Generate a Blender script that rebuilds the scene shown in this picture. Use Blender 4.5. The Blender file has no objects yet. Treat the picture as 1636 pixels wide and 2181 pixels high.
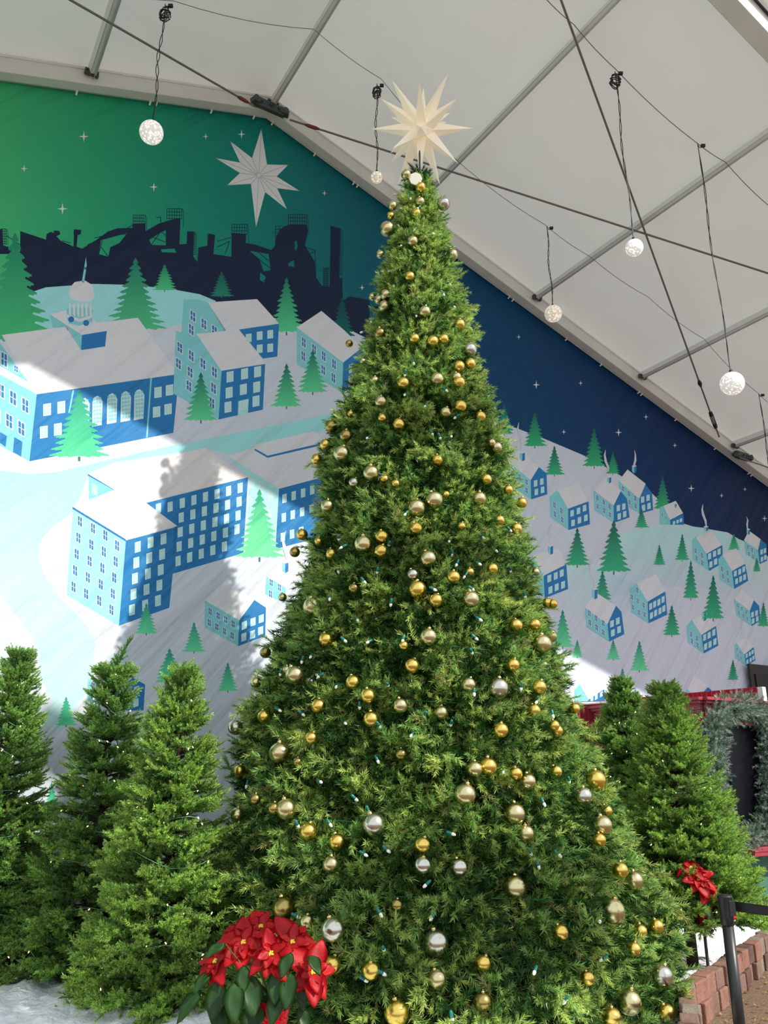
import bpy, bmesh, math, random
import numpy as np
from mathutils import Vector, Matrix, Quaternion
from mathutils.geometry import tessellate_polygon

scn = bpy.context.scene
C = scn.collection
PI = math.pi

# ------------------------------------------------------------------ camera, sky, sun, exposure
EYE = 1.7
F_PX, PITCH, CX, CY = 1720.0, math.radians(17.6), 818.0, 1090.5
cd = bpy.data.cameras.new('camera')
cam = bpy.data.objects.new('camera', cd)
C.objects.link(cam)
cam.location = (0, 0, EYE)
cam.rotation_euler = (math.radians(90) + PITCH, 0, 0)
cd.sensor_fit = 'HORIZONTAL'
cd.sensor_width = 36.0
cd.lens = 36.0 * F_PX / 1636.0
cd.clip_end = 200
scn.camera = cam

world = bpy.data.worlds.new('sky')
scn.world = world
world.use_nodes = True
wn = world.node_tree.nodes
wn['Background'].inputs['Color'].default_value = (0.90, 0.965, 1.06, 1)
wn['Background'].inputs['Strength'].default_value = 1.0

SUN_TO = Vector((2.46, -1.55, 2.28)).normalized()
sd = bpy.data.lights.new('sun', 'SUN')
sd.energy = 4.0
sd.angle = math.radians(0.6)
sd.color = (1.0, 0.94, 0.84)
sun = bpy.data.objects.new('sun', sd)
C.objects.link(sun)
sun.rotation_euler = SUN_TO.to_track_quat('Z', 'Y').to_euler()
sun.location = (10, -8, 12)

scn.view_settings.view_transform = 'Standard'
scn.view_settings.look = 'None'
scn.view_settings.gamma = 1.0
scn.view_settings.use_curve_mapping = False
scn.view_settings.exposure = 0.34

# ------------------------------------------------------------------ tent coordinates
YAW = math.radians(31.4)
NV = Vector((-math.sin(YAW), math.cos(YAW), 0))      # towards the gable wall
TV = Vector((math.cos(YAW), math.sin(YAW), 0))       # along the gable wall, to the right
WALL = 8.4
U0 = 3.234                                           # ridge
HB = 10.14                                           # top of the printed banner under the ridge
SL = 0.335
def T(u, n, z): return TV * u + NV * n + Vector((0, 0, z))
def ray(x, y):
    a = x - CX; b = -(y - CY)
    return Vector((a, F_PX * math.cos(PITCH) - b * math.sin(PITCH), b * math.cos(PITCH) + F_PX * math.sin(PITCH))) / F_PX
EYEV = Vector((0, 0, EYE))
def on_wall(x, y, d=WALL):
    r = ray(x, y); P = EYEV + r * (d / r.dot(NV))
    return P.dot(TV), P.z
def at_n(x, y, n):
    r = ray(x, y); return EYEV + r * (n / r.dot(NV))
def at_Y(x, y, Y):
    r = ray(x, y); return EYEV + r * (Y / r.y)
def at_z(x, y, z):
    r = ray(x, y); return EYEV + r * ((z - EYE) / r.z)
HR = HB + 0.22
def roof_z(u): return HR - SL * abs(u - U0)
def on_roof(x, y, side=1, drop=0.0):
    r = ray(x, y); ru = r.dot(TV)
    k = (HR - drop + SL * side * U0 - EYE) / (r.z + SL * side * ru)
    return EYEV + k * r

# ------------------------------------------------------------------ helpers
def lin(c):
    return tuple(((v / 255) / 12.92 if v / 255 <= 0.04045 else ((v / 255 + 0.055) / 1.055) ** 2.4) for v in c)
def tag(o, label=None, cat=None, group=None, kind=None):
    if label: o['label'] = label
    if cat: o['category'] = cat
    if group: o['group'] = group
    if kind: o['kind'] = kind
    return o
def empty(name, loc, label, cat, group=None):
    o = bpy.data.objects.new(name, None)
    o.empty_display_size = 0.1
    C.objects.link(o); o.location = loc
    return tag(o, label, cat, group)
def link(name, me, mat, parent=None, smooth=False):
    o = bpy.data.objects.new(name, me)
    C.objects.link(o)
    if mat is not None and not me.materials:
        for m in (mat if isinstance(mat, (list, tuple)) else [mat]): me.materials.append(m)
    if smooth: me.shade_smooth()
    if parent is not None:
        o.parent = parent
        o.matrix_parent_inverse = Matrix.Translation(-Vector(parent.location)) if not parent.parent else Matrix.Translation(-Vector(parent.location) )
    return o
def local(o, parent):
    """mesh given in the parent's own coordinates"""
    o.parent = parent; o.matrix_parent_inverse = Matrix.Identity(4); return o
def obj(name, bm, mat, parent=None, smooth=False, loc=None):
    me = bpy.data.meshes.new(name)
    bm.normal_update(); bm.to_mesh(me); bm.free()
    o = link(name, me, mat, parent, smooth)
    if loc is not None: o.location = loc
    return o
def frame(p, q, up=Vector((0, 0, 1))):
    d = (q - p).normalized()
    if abs(d.dot(up)) > 0.98: up = Vector((1, 0, 0))
    x = d.cross(up).normalized(); y = x.cross(d).normalized()
    return d, x, y
def tube(bm, pts, r, seg=8, caps=True):
    pts = [Vector(p) for p in pts]
    rs = r if isinstance(r, (list, tuple)) else [r] * len(pts)
    rings = []; ref = None
    for i, p in enumerate(pts):
        a = pts[max(0, i - 1)]; b = pts[min(len(pts) - 1, i + 1)]
        d = (b - a).normalized()
        if ref is None:
            ref = Vector((0, 0, 1)) if abs(d.z) < 0.9 else Vector((1, 0, 0))
        x = d.cross(ref)
        if x.length < 1e-4: x = d.cross(Vector((0.3, 1, 0.2)))
        x.normalize(); y = x.cross(d).normalized(); ref = y
        rings.append([bm.verts.new(p + rs[i] * (x * math.cos(2 * PI * k / seg) + y * math.sin(2 * PI * k / seg))) for k in range(seg)])
    for i in range(len(rings) - 1):
        for k in range(seg):
            bm.faces.new((rings[i][k], rings[i][(k + 1) % seg], rings[i + 1][(k + 1) % seg], rings[i + 1][k]))
    if caps:
        bm.faces.new(rings[0]); bm.faces.new(list(reversed(rings[-1])))
def beam(bm, p, q, w, h, up=Vector((0, 0, 1)), bev=0.0):
    """box from p to q, w sideways, h along up"""
    p, q = Vector(p), Vector(q)
    d, x, y = frame(p, q, up)
    vs = []
    for c in (p, q):
        for sx, sy in ((-1, -1), (1, -1), (1, 1), (-1, 1)):
            vs.append(bm.verts.new(c + x * sx * w / 2 + y * sy * h / 2))
    fs = [(0, 1, 2, 3), (7, 6, 5, 4), (0, 4, 5, 1), (1, 5, 6, 2), (2, 6, 7, 3), (3, 7, 4, 0)]
    faces = [bm.faces.new([vs[i] for i in f]) for f in fs]
    if bev:
        es = list({e for f in faces for e in f.edges})
        bmesh.ops.bevel(bm, geom=es, offset=bev, segments=2, affect='EDGES', profile=0.6)
def box(bm, ctr, ax, ay, az, sx, sy, sz, bev=0.0):
    ctr = Vector(ctr)
    p = ctr - az * sz / 2; q = ctr + az * sz / 2
    vs = []
    for c in (p, q):
        for a, b in ((-1, -1), (1, -1), (1, 1), (-1, 1)):
            vs.append(bm.verts.new(c + ax * a * sx / 2 + ay * b * sy / 2))
    fs = [(3, 2, 1, 0), (4, 5, 6, 7), (0, 1, 5, 4), (1, 2, 6, 5), (2, 3, 7, 6), (3, 0, 4, 7)]
    faces = [bm.faces.new([vs[i] for i in f]) for f in fs]
    if bev:
        es = list({e for f in faces for e in f.edges})
        bmesh.ops.bevel(bm, geom=es, offset=bev, segments=2, affect='EDGES', profile=0.6)
UZ = Vector((0, 0, 1)); UX = Vector((1, 0, 0)); UY = Vector((0, 1, 0))
def lathe(bm, prof, seg=32, base=Vector((0, 0, 0))):
    rings = []
    for r, z in prof:
        rings.append([bm.verts.new(base + Vector((r * math.cos(2 * PI * k / seg), r * math.sin(2 * PI * k / seg), z))) for k in range(seg)])
    for i in range(len(rings) - 1):
        for k in range(seg):
            bm.faces.new((rings[i][k], rings[i][(k + 1) % seg], rings[i + 1][(k + 1) % seg], rings[i + 1][k]))
    if prof[0][0] > 1e-5: bm.faces.new(list(reversed(rings[0])))
    if prof[-1][0] > 1e-5: bm.faces.new(rings[-1])
    bmesh.ops.remove_doubles(bm, verts=bm.verts, dist=1e-6)

# ------------------------------------------------------------------ materials
def mat(name, col, rough=0.5, metal=0.0, noise=None, bump=None, emit=None, coat=0.0, spec=0.5, sheen=0.0, trans=0.0):
    m = bpy.data.materials.new(name); m.use_nodes = True
    nt = m.node_tree; b = nt.nodes['Principled BSDF']
    b.inputs['Base Color'].default_value = (*col, 1)
    b.inputs['Roughness'].default_value = rough
    b.inputs['Metallic'].default_value = metal
    b.inputs['Specular IOR Level'].default_value = spec
    b.inputs['Coat Weight'].default_value = coat
    b.inputs['Sheen Weight'].default_value = sheen
    b.inputs['Transmission Weight'].default_value = trans
    if emit:
        b.inputs['Emission Color'].default_value = (*emit[0], 1); b.inputs['Emission Strength'].default_value = emit[1]
    tc = nt.nodes.new('ShaderNodeTexCoord')
    if noise:   # (scale, amount)
        n = nt.nodes.new('ShaderNodeTexNoise'); n.inputs['Scale'].default_value = noise[0]; n.inputs['Detail'].default_value = 6
        nt.links.new(tc.outputs['Object'], n.inputs['Vector'])
        mr = nt.nodes.new('ShaderNodeMapRange'); mr.inputs['From Min'].default_value = 0.3; mr.inputs['From Max'].default_value = 0.7
        mr.inputs['To Min'].default_value = 1 - noise[1]; mr.inputs['To Max'].default_value = 1 + noise[1]
        nt.links.new(n.outputs['Fac'], mr.inputs['Value'])
        vm = nt.nodes.new('ShaderNodeVectorMath'); vm.operation = 'SCALE'; vm.inputs[0].default_value = col
        nt.links.new(mr.outputs['Result'], vm.inputs['Scale']); nt.links.new(vm.outputs['Vector'], b.inputs['Base Color'])
    if bump:    # (scale, strength, distance)
        n = nt.nodes.new('ShaderNodeTexNoise'); n.inputs['Scale'].default_value = bump[0]; n.inputs['Detail'].default_value = 8
        nt.links.new(tc.outputs['Object'], n.inputs['Vector'])
        bp = nt.nodes.new('ShaderNodeBump'); bp.inputs['Strength'].default_value = bump[1]; bp.inputs['Distance'].default_value = bump[2]
        nt.links.new(n.outputs['Fac'], bp.inputs['Height']); nt.links.new(bp.outputs['Normal'], b.inputs['Normal'])
    return m
def needle_mat(name, rough=0.4, trans=0.3):
    m = bpy.data.materials.new(name); m.use_nodes = True
    nt = m.node_tree; b = nt.nodes['Principled BSDF']; out = nt.nodes['Material Output']
    a = nt.nodes.new('ShaderNodeAttribute'); a.attribute_name = 'Col'
    nt.links.new(a.outputs['Color'], b.inputs['Base Color'])
    b.inputs['Roughness'].default_value = rough
    b.inputs['Specular IOR Level'].default_value = 0.45
    tr = nt.nodes.new('ShaderNodeBsdfTranslucent'); nt.links.new(a.outputs['Color'], tr.inputs['Color'])
    mx = nt.nodes.new('ShaderNodeMixShader'); mx.inputs['Fac'].default_value = trans
    nt.links.new(b.outputs[0], mx.inputs[1]); nt.links.new(tr.outputs[0], mx.inputs[2]); nt.links.new(mx.outputs[0], out.inputs['Surface'])
    return m
M = {}
def fabric_roof():
    m = bpy.data.materials.new('tent_fabric'); m.use_nodes = True
    nt = m.node_tree; b = nt.nodes['Principled BSDF']; out = nt.nodes['Material Output']
    tc = nt.nodes.new('ShaderNodeTexCoord')
    n = nt.nodes.new('ShaderNodeTexNoise'); n.inputs['Scale'].default_value = 0.6; n.inputs['Detail'].default_value = 3
    nt.links.new(tc.outputs['Object'], n.inputs['Vector'])
    cr = nt.nodes.new('ShaderNodeValToRGB')
    cr.color_ramp.elements[0].position = 0.3; cr.color_ramp.elements[0].color = (0.74, 0.74, 0.71, 1)
    cr.color_ramp.elements[1].position = 0.7; cr.color_ramp.elements[1].color = (0.80, 0.80, 0.78, 1)
    nt.links.new(n.outputs['Fac'], cr.inputs['Fac']); nt.links.new(cr.outputs['Color'], b.inputs['Base Color'])
    b.inputs['Roughness'].default_value = 0.5
    tr = nt.nodes.new('ShaderNodeBsdfTranslucent'); tr.inputs['Color'].default_value = (0.8, 0.8, 0.76, 1)
    mx = nt.nodes.new('ShaderNodeMixShader'); mx.inputs['Fac'].default_value = 0.12
    nt.links.new(b.outputs[0], mx.inputs[1]); nt.links.new(tr.outputs[0], mx.inputs[2]); nt.links.new(mx.outputs[0], out.inputs['Surface'])
    return m
M['roof'] = fabric_roof()
M['beam'] = mat('painted_beam', lin((218, 218, 214)), 0.5, noise=(3, .05))
M['alu'] = mat('grey_aluminium', lin((176, 184, 182)), 0.42, 0.15, noise=(2, .10))
M['bracket'] = mat('dark_bracket', lin((80, 86, 86)), 0.45, 0.6, noise=(20, .2))
M['steel'] = mat('steel_cable', lin((122, 114, 108)), 0.5, 0.4)
M['black_wire'] = mat('black_wire', (0.012, 0.012, 0.014), 0.5)
M['grey_wire'] = mat('grey_wire', lin((120, 118, 112)), 0.6)
M['white_tie'] = mat('white_plastic', lin((225, 225, 220)), 0.5)
M['rust'] = mat('red_shackle', lin((120, 62, 48)), 0.6, 0.3)
M['gold'] = mat('gold_foil', (0.78, 0.56, 0.13), 0.25, 1.0)
M['champagne'] = mat('champagne_foil', (0.62, 0.545, 0.29), 0.25, 1.0)
M['silver'] = mat('silver_foil', (0.58, 0.56, 0.48), 0.22, 1.0)
M['bronze'] = mat('antique_gold_foil', (0.40, 0.31, 0.10), 0.25, 1.0)
M['cap'] = mat('gold_cap', (0.85, 0.68, 0.3), 0.3, 1.0)
M['needle_big'] = needle_mat('needles_soft', 0.33, 0.46)
M['needle_small'] = needle_mat('needles_glossy', 0.32, 0.38)
M['core'] = mat('dark_core_green', (0.010, 0.028, 0.008), 0.9, bump=(14, 1, .08))  # near black green painting the shade inside the big tree; also garland core
M['bark'] = mat('brown_bark', (0.05, 0.03, 0.018), 0.9, bump=(30, 1, .02))
M['bulb'] = mat('frosted_bulb', (0.85, 0.83, 0.78), 0.15, spec=0.6, emit=((1, 0.9, 0.75), 0.12))
M['socket'] = mat('teal_socket', lin((20, 120, 115)), 0.4)
M['green_wire'] = mat('green_wire', lin((30, 95, 60)), 0.5)
M['mint_wire'] = mat('pale_green_wire', lin((120, 175, 140)), 0.4)
M['mini'] = mat('lit_mini_bulb', (1, 0.8, 0.5), 0.3, emit=((1.0, 0.66, 0.3), 2.5))
M['star'] = mat('cream_star', lin((252, 240, 216)), 0.45, bump=(9, .15, .01), emit=((1.0, 0.88, 0.70), 0.10))
M['snow'] = mat('cotton_snow', (0.86, 0.88, 0.93), 0.9, bump=(16, .9, .04), sheen=0.3)
M['red'] = mat('red_bract', (0.62, 0.006, 0.012), 0.5, noise=(18, .18))
M['leaf'] = mat('green_leaf', (0.035, 0.11, 0.022), 0.4, noise=(14, .25))
M['vein'] = mat('pale_vein', (0.14, 0.26, 0.07), 0.5)
M['yellow'] = mat('yellow_cyathia', (0.7, 0.55, 0.05), 0.6)
M['foil'] = mat('red_foil', (0.6, 0.01, 0.015), 0.22, 0.85, bump=(60, .9, .01))
M['stem'] = mat('green_stem', (0.08, 0.17, 0.03), 0.6)
M['plinth'] = mat('dark_plinth', (0.03, 0.03, 0.03), 0.7)
M['tablet'] = mat('white_hanger', (0.8, 0.78, 0.7), 0.5)

def globe_mat(name, col, base, strength):
    m = bpy.data.materials.new(name); m.use_nodes = True
    nt = m.node_tree; b = nt.nodes['Principled BSDF']
    tc = nt.nodes.new('ShaderNodeTexCoord')
    v = nt.nodes.new('ShaderNodeTexVoronoi'); v.inputs['Scale'].default_value = 38
    nt.links.new(tc.outputs['Object'], v.inputs['Vector'])
    cr = nt.nodes.new('ShaderNodeValToRGB')
    cr.color_ramp.elements[0].position = 0.18; cr.color_ramp.elements[0].color = (1, 1, 1, 1)
    cr.color_ramp.elements[1].position = 0.55; cr.color_ramp.elements[1].color = (0.3, 0.3, 0.3, 1)
    nt.links.new(v.outputs['Distance'], cr.inputs['Fac'])
    mu = nt.nodes.new('ShaderNodeMath'); mu.operation = 'MULTIPLY'; mu.inputs[1].default_value = strength
    nt.links.new(cr.outputs['Color'], mu.inputs[0]); nt.links.new(mu.outputs[0], b.inputs['Emission Strength'])
    b.inputs['Emission Color'].default_value = (*col, 1); b.inputs['Base Color'].default_value = (*base, 1)
    b.inputs['Roughness'].default_value = 0.4
    bp = nt.nodes.new('ShaderNodeBump'); bp.inputs['Strength'].default_value = 0.8; bp.inputs['Distance'].default_value = 0.01
    nt.links.new(v.outputs['Distance'], bp.inputs['Height']); nt.links.new(bp.outputs['Normal'], b.inputs['Normal'])
    return m
M['globe_warm'] = globe_mat('warm_globe', (1, 0.84, 0.66), (0.7, 0.64, 0.58), 0.7)
M['globe_white'] = globe_mat('white_globe', (1, 0.93, 0.85), (0.85, 0.84, 0.82), 0.7)

# ------------------------------------------------------------------ the setting: ground, roof, frames
def ground_mat():
    m = mat('asphalt', lin((112, 92, 72)), 0.95, bump=(60, .8, .01))
    nt = m.node_tree; b = nt.nodes['Principled BSDF']; tc = nt.nodes.new('ShaderNodeTexCoord')
    n1 = nt.nodes.new('ShaderNodeTexNoise'); n1.inputs['Scale'].default_value = 55; n1.inputs['Detail'].default_value = 9; n1.inputs['Roughness'].default_value = 0.75
    n2 = nt.nodes.new('ShaderNodeTexNoise'); n2.inputs['Scale'].default_value = 1.4; n2.inputs['Detail'].default_value = 4
    for n in (n1, n2): nt.links.new(tc.outputs['Object'], n.inputs['Vector'])
    c1 = nt.nodes.new('ShaderNodeValToRGB')
    c1.color_ramp.elements[0].position = 0.32; c1.color_ramp.elements[0].color = (*lin((70, 58, 46)), 1)
    c1.color_ramp.elements[1].position = 0.68; c1.color_ramp.elements[1].color = (*lin((148, 124, 98)), 1)
    nt.links.new(n1.outputs['Fac'], c1.inputs['Fac'])
    c2 = nt.nodes.new('ShaderNodeValToRGB')
    c2.color_ramp.elements[0].position = 0.35; c2.color_ramp.elements[0].color = (0.8, 0.8, 0.8, 1)
    c2.color_ramp.elements[1].position = 0.7; c2.color_ramp.elements[1].color = (1.1, 1.05, 1, 1)
    nt.links.new(n2.outputs['Fac'], c2.inputs['Fac'])
    mx = nt.nodes.new('ShaderNodeMix'); mx.data_type = 'RGBA'; mx.blend_type = 'MULTIPLY'; mx.inputs[0].default_value = 1
    nt.links.new(c1.outputs['Color'], mx.inputs[6]); nt.links.new(c2.outputs['Color'], mx.inputs[7])
    nt.links.new(mx.outputs[2], b.inputs['Base Color'])
    return m
bm = bmesh.new()
for p in ((-30, -30), (30, -30), (30, 30), (-30, 30)): bm.verts.new((p[0], p[1], 0))
bm.faces.new(bm.verts)
tag(obj('floor', bm, ground_mat()), kind='structure')

UL, UR = -9.0, 15.5        # eaves
N1 = 3.42                  # next frame
bm = bmesh.new()
random.seed(3)
def roofgrid(ua, ub, na, nb, nu, nn):
    vs = [[None] * (nn + 1) for _ in range(nu + 1)]
    for i in range(nu + 1):
        for j in range(nn + 1):
            u = ua + (ub - ua) * i / nu; n = na + (nb - na) * j / nn
            vs[i][j] = bm.verts.new(T(u, n, roof_z(u)))
    for i in range(nu):
        for j in range(nn):
            bm.faces.new((vs[i][j], vs[i + 1][j], vs[i + 1][j + 1], vs[i][j + 1]))
roofgrid(UL, U0, N1 - 0.12, WALL + 0.2, 20, 14)
roofgrid(U0, UR, N1 - 0.12, WALL + 0.2, 20, 14)
tag(obj('ceiling', bm, M['roof']), kind='structure')

# gable wall of white vinyl behind the banner, closing the end of the tent
bm = bmesh.new()
vs = [bm.verts.new(T(u, WALL + 0.12, z)) for u, z in ((UL, 0), (UR, 0), (UR, roof_z(UR)), (U0, HR), (UL, roof_z(UL)))]
bm.faces.new(vs)
tag(obj('wall_gable', bm, mat('white_vinyl_wall', (0.75, 0.75, 0.75), 0.6)), kind='structure')
# side walls under the eaves
for nm, u in (('wall_left', UL), ('wall_right', UR)):
    bm = bmesh.new()
    vs = [bm.verts.new(T(u, n, z)) for n, z in ((N1, 0), (WALL + .12, 0), (WALL + .12, roof_z(u)), (N1, roof_z(u)))]
    bm.faces.new(vs)
    tag(obj(nm, bm, M['roof']), kind='structure')

tcount = [0]
def trim(bm, m):
    tcount[0] += 1
    return tag(obj('trim_%d' % tcount[0], bm, m), kind='structure')
# rafters of the two frames: a deep box profile with a keder groove line
for nmid, w, dep in ((WALL - 0.13, 0.14, 0.235), (N1 + 0.10, 0.20, 0.26), (-1.6, 0.2, 0.26)):
    bm = bmesh.new()
    for ue in (UL, UR):
        s = -1 if ue < U0 else 1
        up = Vector((0, 0, 1))
        p = T(U0, nmid, HR - 0.02 - dep / 2); q = T(ue, nmid, roof_z(ue) - 0.02 - dep / 2)
        beam(bm, p, q, w, dep, up, 0.012)
        for off in (-w / 2 - 0.006, w / 2 + 0.006):       # keder rails along the top edges
            beam(bm, p + NV * off + UZ * (dep / 2 - .03), q + NV * off + UZ * (dep / 2 - .03), 0.012, 0.02, up)
    trim(bm, M['beam'])
PUR = [U0 + 2.27 * k for k in range(-5, 6)]
for u in PUR:
    bm = bmesh.new()
    s = 0 if abs(u - U0) < .01 else (1 if u > U0 else -1)
    nrm = Vector((0, 0, 1)) if s == 0 else (UZ + TV * SL * s).normalized()
    z = roof_z(u) - (0.11 if s else 0.16)
    beam(bm, T(u, N1 + .1, z), T(u, WALL - .2, z), 0.07, 0.11, nrm, 0.008)
    nf = len(bm.faces)
    beam(bm, T(u, N1 + .1, z) - nrm * 0.060 + TV * .022, T(u, WALL - .2, z) - nrm * 0.060 + TV * .022, 0.022, 0.014, nrm)
    for i_, f_ in enumerate(bm.faces):
        if i_ >= nf: f_.material_index = 1
    trim(bm, [M['alu'], M['white_tie']])
    # end bracket bolted to the gable rafter
    if -1.5 < u < 13:
        bm = bmesh.new()
        c = T(u, WALL - 0.25, z - 0.03)
        box(bm, c, TV, NV, UZ, 0.16, 0.05, 0.07, 0.008)
        for d in (-.06, .06):
            tube(bm, [c + TV * d - NV * .045, c + TV * d + NV * .03], 0.012, 8)
        beam(bm, c + UZ * .02 - NV * .02, c + UZ * .06 - NV * .2, 0.05, 0.02)
        trim(bm, M['bracket'])

# unseen opaque panels behind the camera, added to throw shade on the trees
for ua_, ub_, na_, nb_ in ((6.3, 8.7, -5.3, -4.2), (5.5, 6.9, -.55, .05), (4.4, 6.3, -4.75, -3.6)):
    bm = bmesh.new()
    box(bm, T((ua_ + ub_) / 2, (na_ + nb_) / 2, roof_z((ua_ + ub_) / 2)), (TV - UZ * SL).normalized(), NV, (UZ + TV * SL).normalized(), (ub_ - ua_) * 1.055, nb_ - na_, .01)
    trim(bm, M['roof'])

# ridge plate at the gable and node plate at the fourth purlin
def node_plate(u, size):
    bm = bmesh.new()
    z = roof_z(u) - 0.26
    c = T(u, WALL - 0.26, z)
    box(bm, c, TV, NV, UZ, size, 0.07, 0.13, 0.015)
    for s in (-1, 1):
        beam(bm, c + TV * s * size * .3, c + TV * s * (size * .62) - UZ * (size * .62 - size * .3) * SL * (1 if u > U0 else (1 if s > 0 else 1)) - NV * .05, 0.09, 0.06, bev=.01)
        tube(bm, [c + TV * s * size * .5 - NV * .08, c + TV * s * size * .5 + NV * .05], 0.035, 12)
    for d in (-.12, 0, .12):
        tube(bm, [c + TV * d - NV * .06, c + TV * d + NV * .04], 0.016, 8)
    return trim(bm, M['bracket'])
node_plate(U0 - .05, 0.42)
node_plate(12.45, 0.36)

# black power cable clipped along the nearer rafter
bm = bmesh.new()
tube(bm, [T(U0 + k * 1.2, N1 - .02 + .015 * math.sin(k * 2.1), roof_z(U0 + k * 1.2) - .05) for k in range(11)], .016, 8)
tag(obj('power_cable', bm, M['black_wire'], None, True), 'black power cable running down the rafter in the upper right photo corner', 'cable')

# ------------------------------------------------------------------ bracing cables
def cable(name, p, q, r, label, group, turn_at=None, sag=0.0, m=None, rust_at=None):
    t = empty(name, (p + q) / 2, label, 'cable', group)
    bm = bmesh.new()
    pts = []
    for i in range(17):
        f = i / 16; pp = p.lerp(q, f); pp = pp - UZ * sag * 4 * f * (1 - f); pts.append(pp)
    tube(bm, pts, r, 8)
    link_ = obj('strand', bm, m or M['steel'], t, True)
    d = (q - p).normalized()
    if turn_at is not None:
        bm = bmesh.new()
        a = p.lerp(q, turn_at)
        for s in (-1, 1):
            sd_ = d.cross(UZ).normalized() * 0.025 * s
            tube(bm, [a + sd_, a + d * .34 + sd_], 0.009, 6)
        tube(bm, [a - d * .04, a + d * .05], 0.03, 10)
        tube(bm, [a + d * .30, a + d * .38], 0.03, 10)
        obj('turnbuckle', bm, M['black_wire'], t, True)
        bm = bmesh.new(); a2 = p.lerp(q, turn_at + .11)
        tube(bm, [a2 - d * .08, a2, a2 + d * .08], [0.016, 0.034, 0.016], 10)
        obj('shackle', bm, M['black_wire'], t, True)
    if rust_at is not None:
        bm = bmesh.new(); a = p.lerp(q, rust_at)
        tube(bm, [a - d * .1, a - d * .05, a + d * .05, a + d * .1], [.014, .024, .024, .014], 10)
        obj('shackle', bm, M['rust'], t, True)
    return t
def rp(u, n, drop=0.3): return T(u, n, roof_z(u) - drop)
A0 = rp(U0 + .22, WALL - .33, .34)
cable('bracing_cable', A0, on_roof(1636, 582, 1, .32) + (on_roof(1636, 582, 1, .32) - A0) * .55, 0.013,
      'long dark bracing cable from the ridge plate down the right roof, behind the star', None, rust_at=.03)
B0 = on_roof(1530, 925, 1, .36); B1 = on_roof(1195, 0, 1, .3)
cable('bracing_cable', B0 - (B1 - B0) * .01, B1 + (B1 - B0) * .33, 0.013,
      'steep dark bracing cable with a turnbuckle at its lower right end', None, turn_at=.03)
D0 = rp(U0 - .3, WALL - .33, .34); D1 = on_roof(150, 0, -1, .3)
cable('bracing_cable', D0, D1 + (D1 - D0) * .8, 0.013, 'dark bracing cable crossing the left roof slope to the ridge plate', None, rust_at=.04)
E0 = on_roof(1575, 975, 1, .36); E1 = on_roof(1650, 1000, 1, .36)
cable('bracing_cable', E0, E1 + (E1 - E0) * 2, 0.011, 'short cable leaving the lower right node plate past the photo edge', None)

# thin electric feed lines strung under the roof, from purlin to purlin
def poly_wire(name, pts, r, label, m):
    bm = bmesh.new()
    out = []
    for a, b in zip(pts[:-1], pts[1:]):
        for i in range(6):
            f = i / 6; out.append(a.lerp(b, f) - UZ * .10 * 4 * f * (1 - f) * min(1, (b - a).length / 2.5))
    out.append(pts[-1])
    tube(bm, out, r, 6)
    return tag(obj(name, bm, m, None, True), label, 'wire', 'feed wires under the roof')
feed1 = [(-120, -85, -1), (370, 2, -1), (668, 62, -1), (812, 168, 1), (960, 330, 1), (1160, 478, 1), (1255, 545, 1), (1380, 632, 1), (1500, 722, 1), (1612, 835, 1), (1700, 905, 1)]
poly_wire('feed_wire', [on_roof(x, y, s, .22) for x, y, s in feed1], 0.004, 'thin grey feed wire running down the roof nearest the printed wall', M['grey_wire'])
feed2 = [(1060, -90, 1), (1165, 0, 1), (1222, 52, 1), (1310, 146, 1), (1484, 304, 1), (1545, 345, 1), (1640, 440, 1), (1740, 540, 1)]
poly_wire('feed_wire', [on_roof(x, y, s, .22) for x, y, s in feed2], 0.005, 'thin grey feed wire further from the wall, upper right of the roof', M['grey_wire'])

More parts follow.
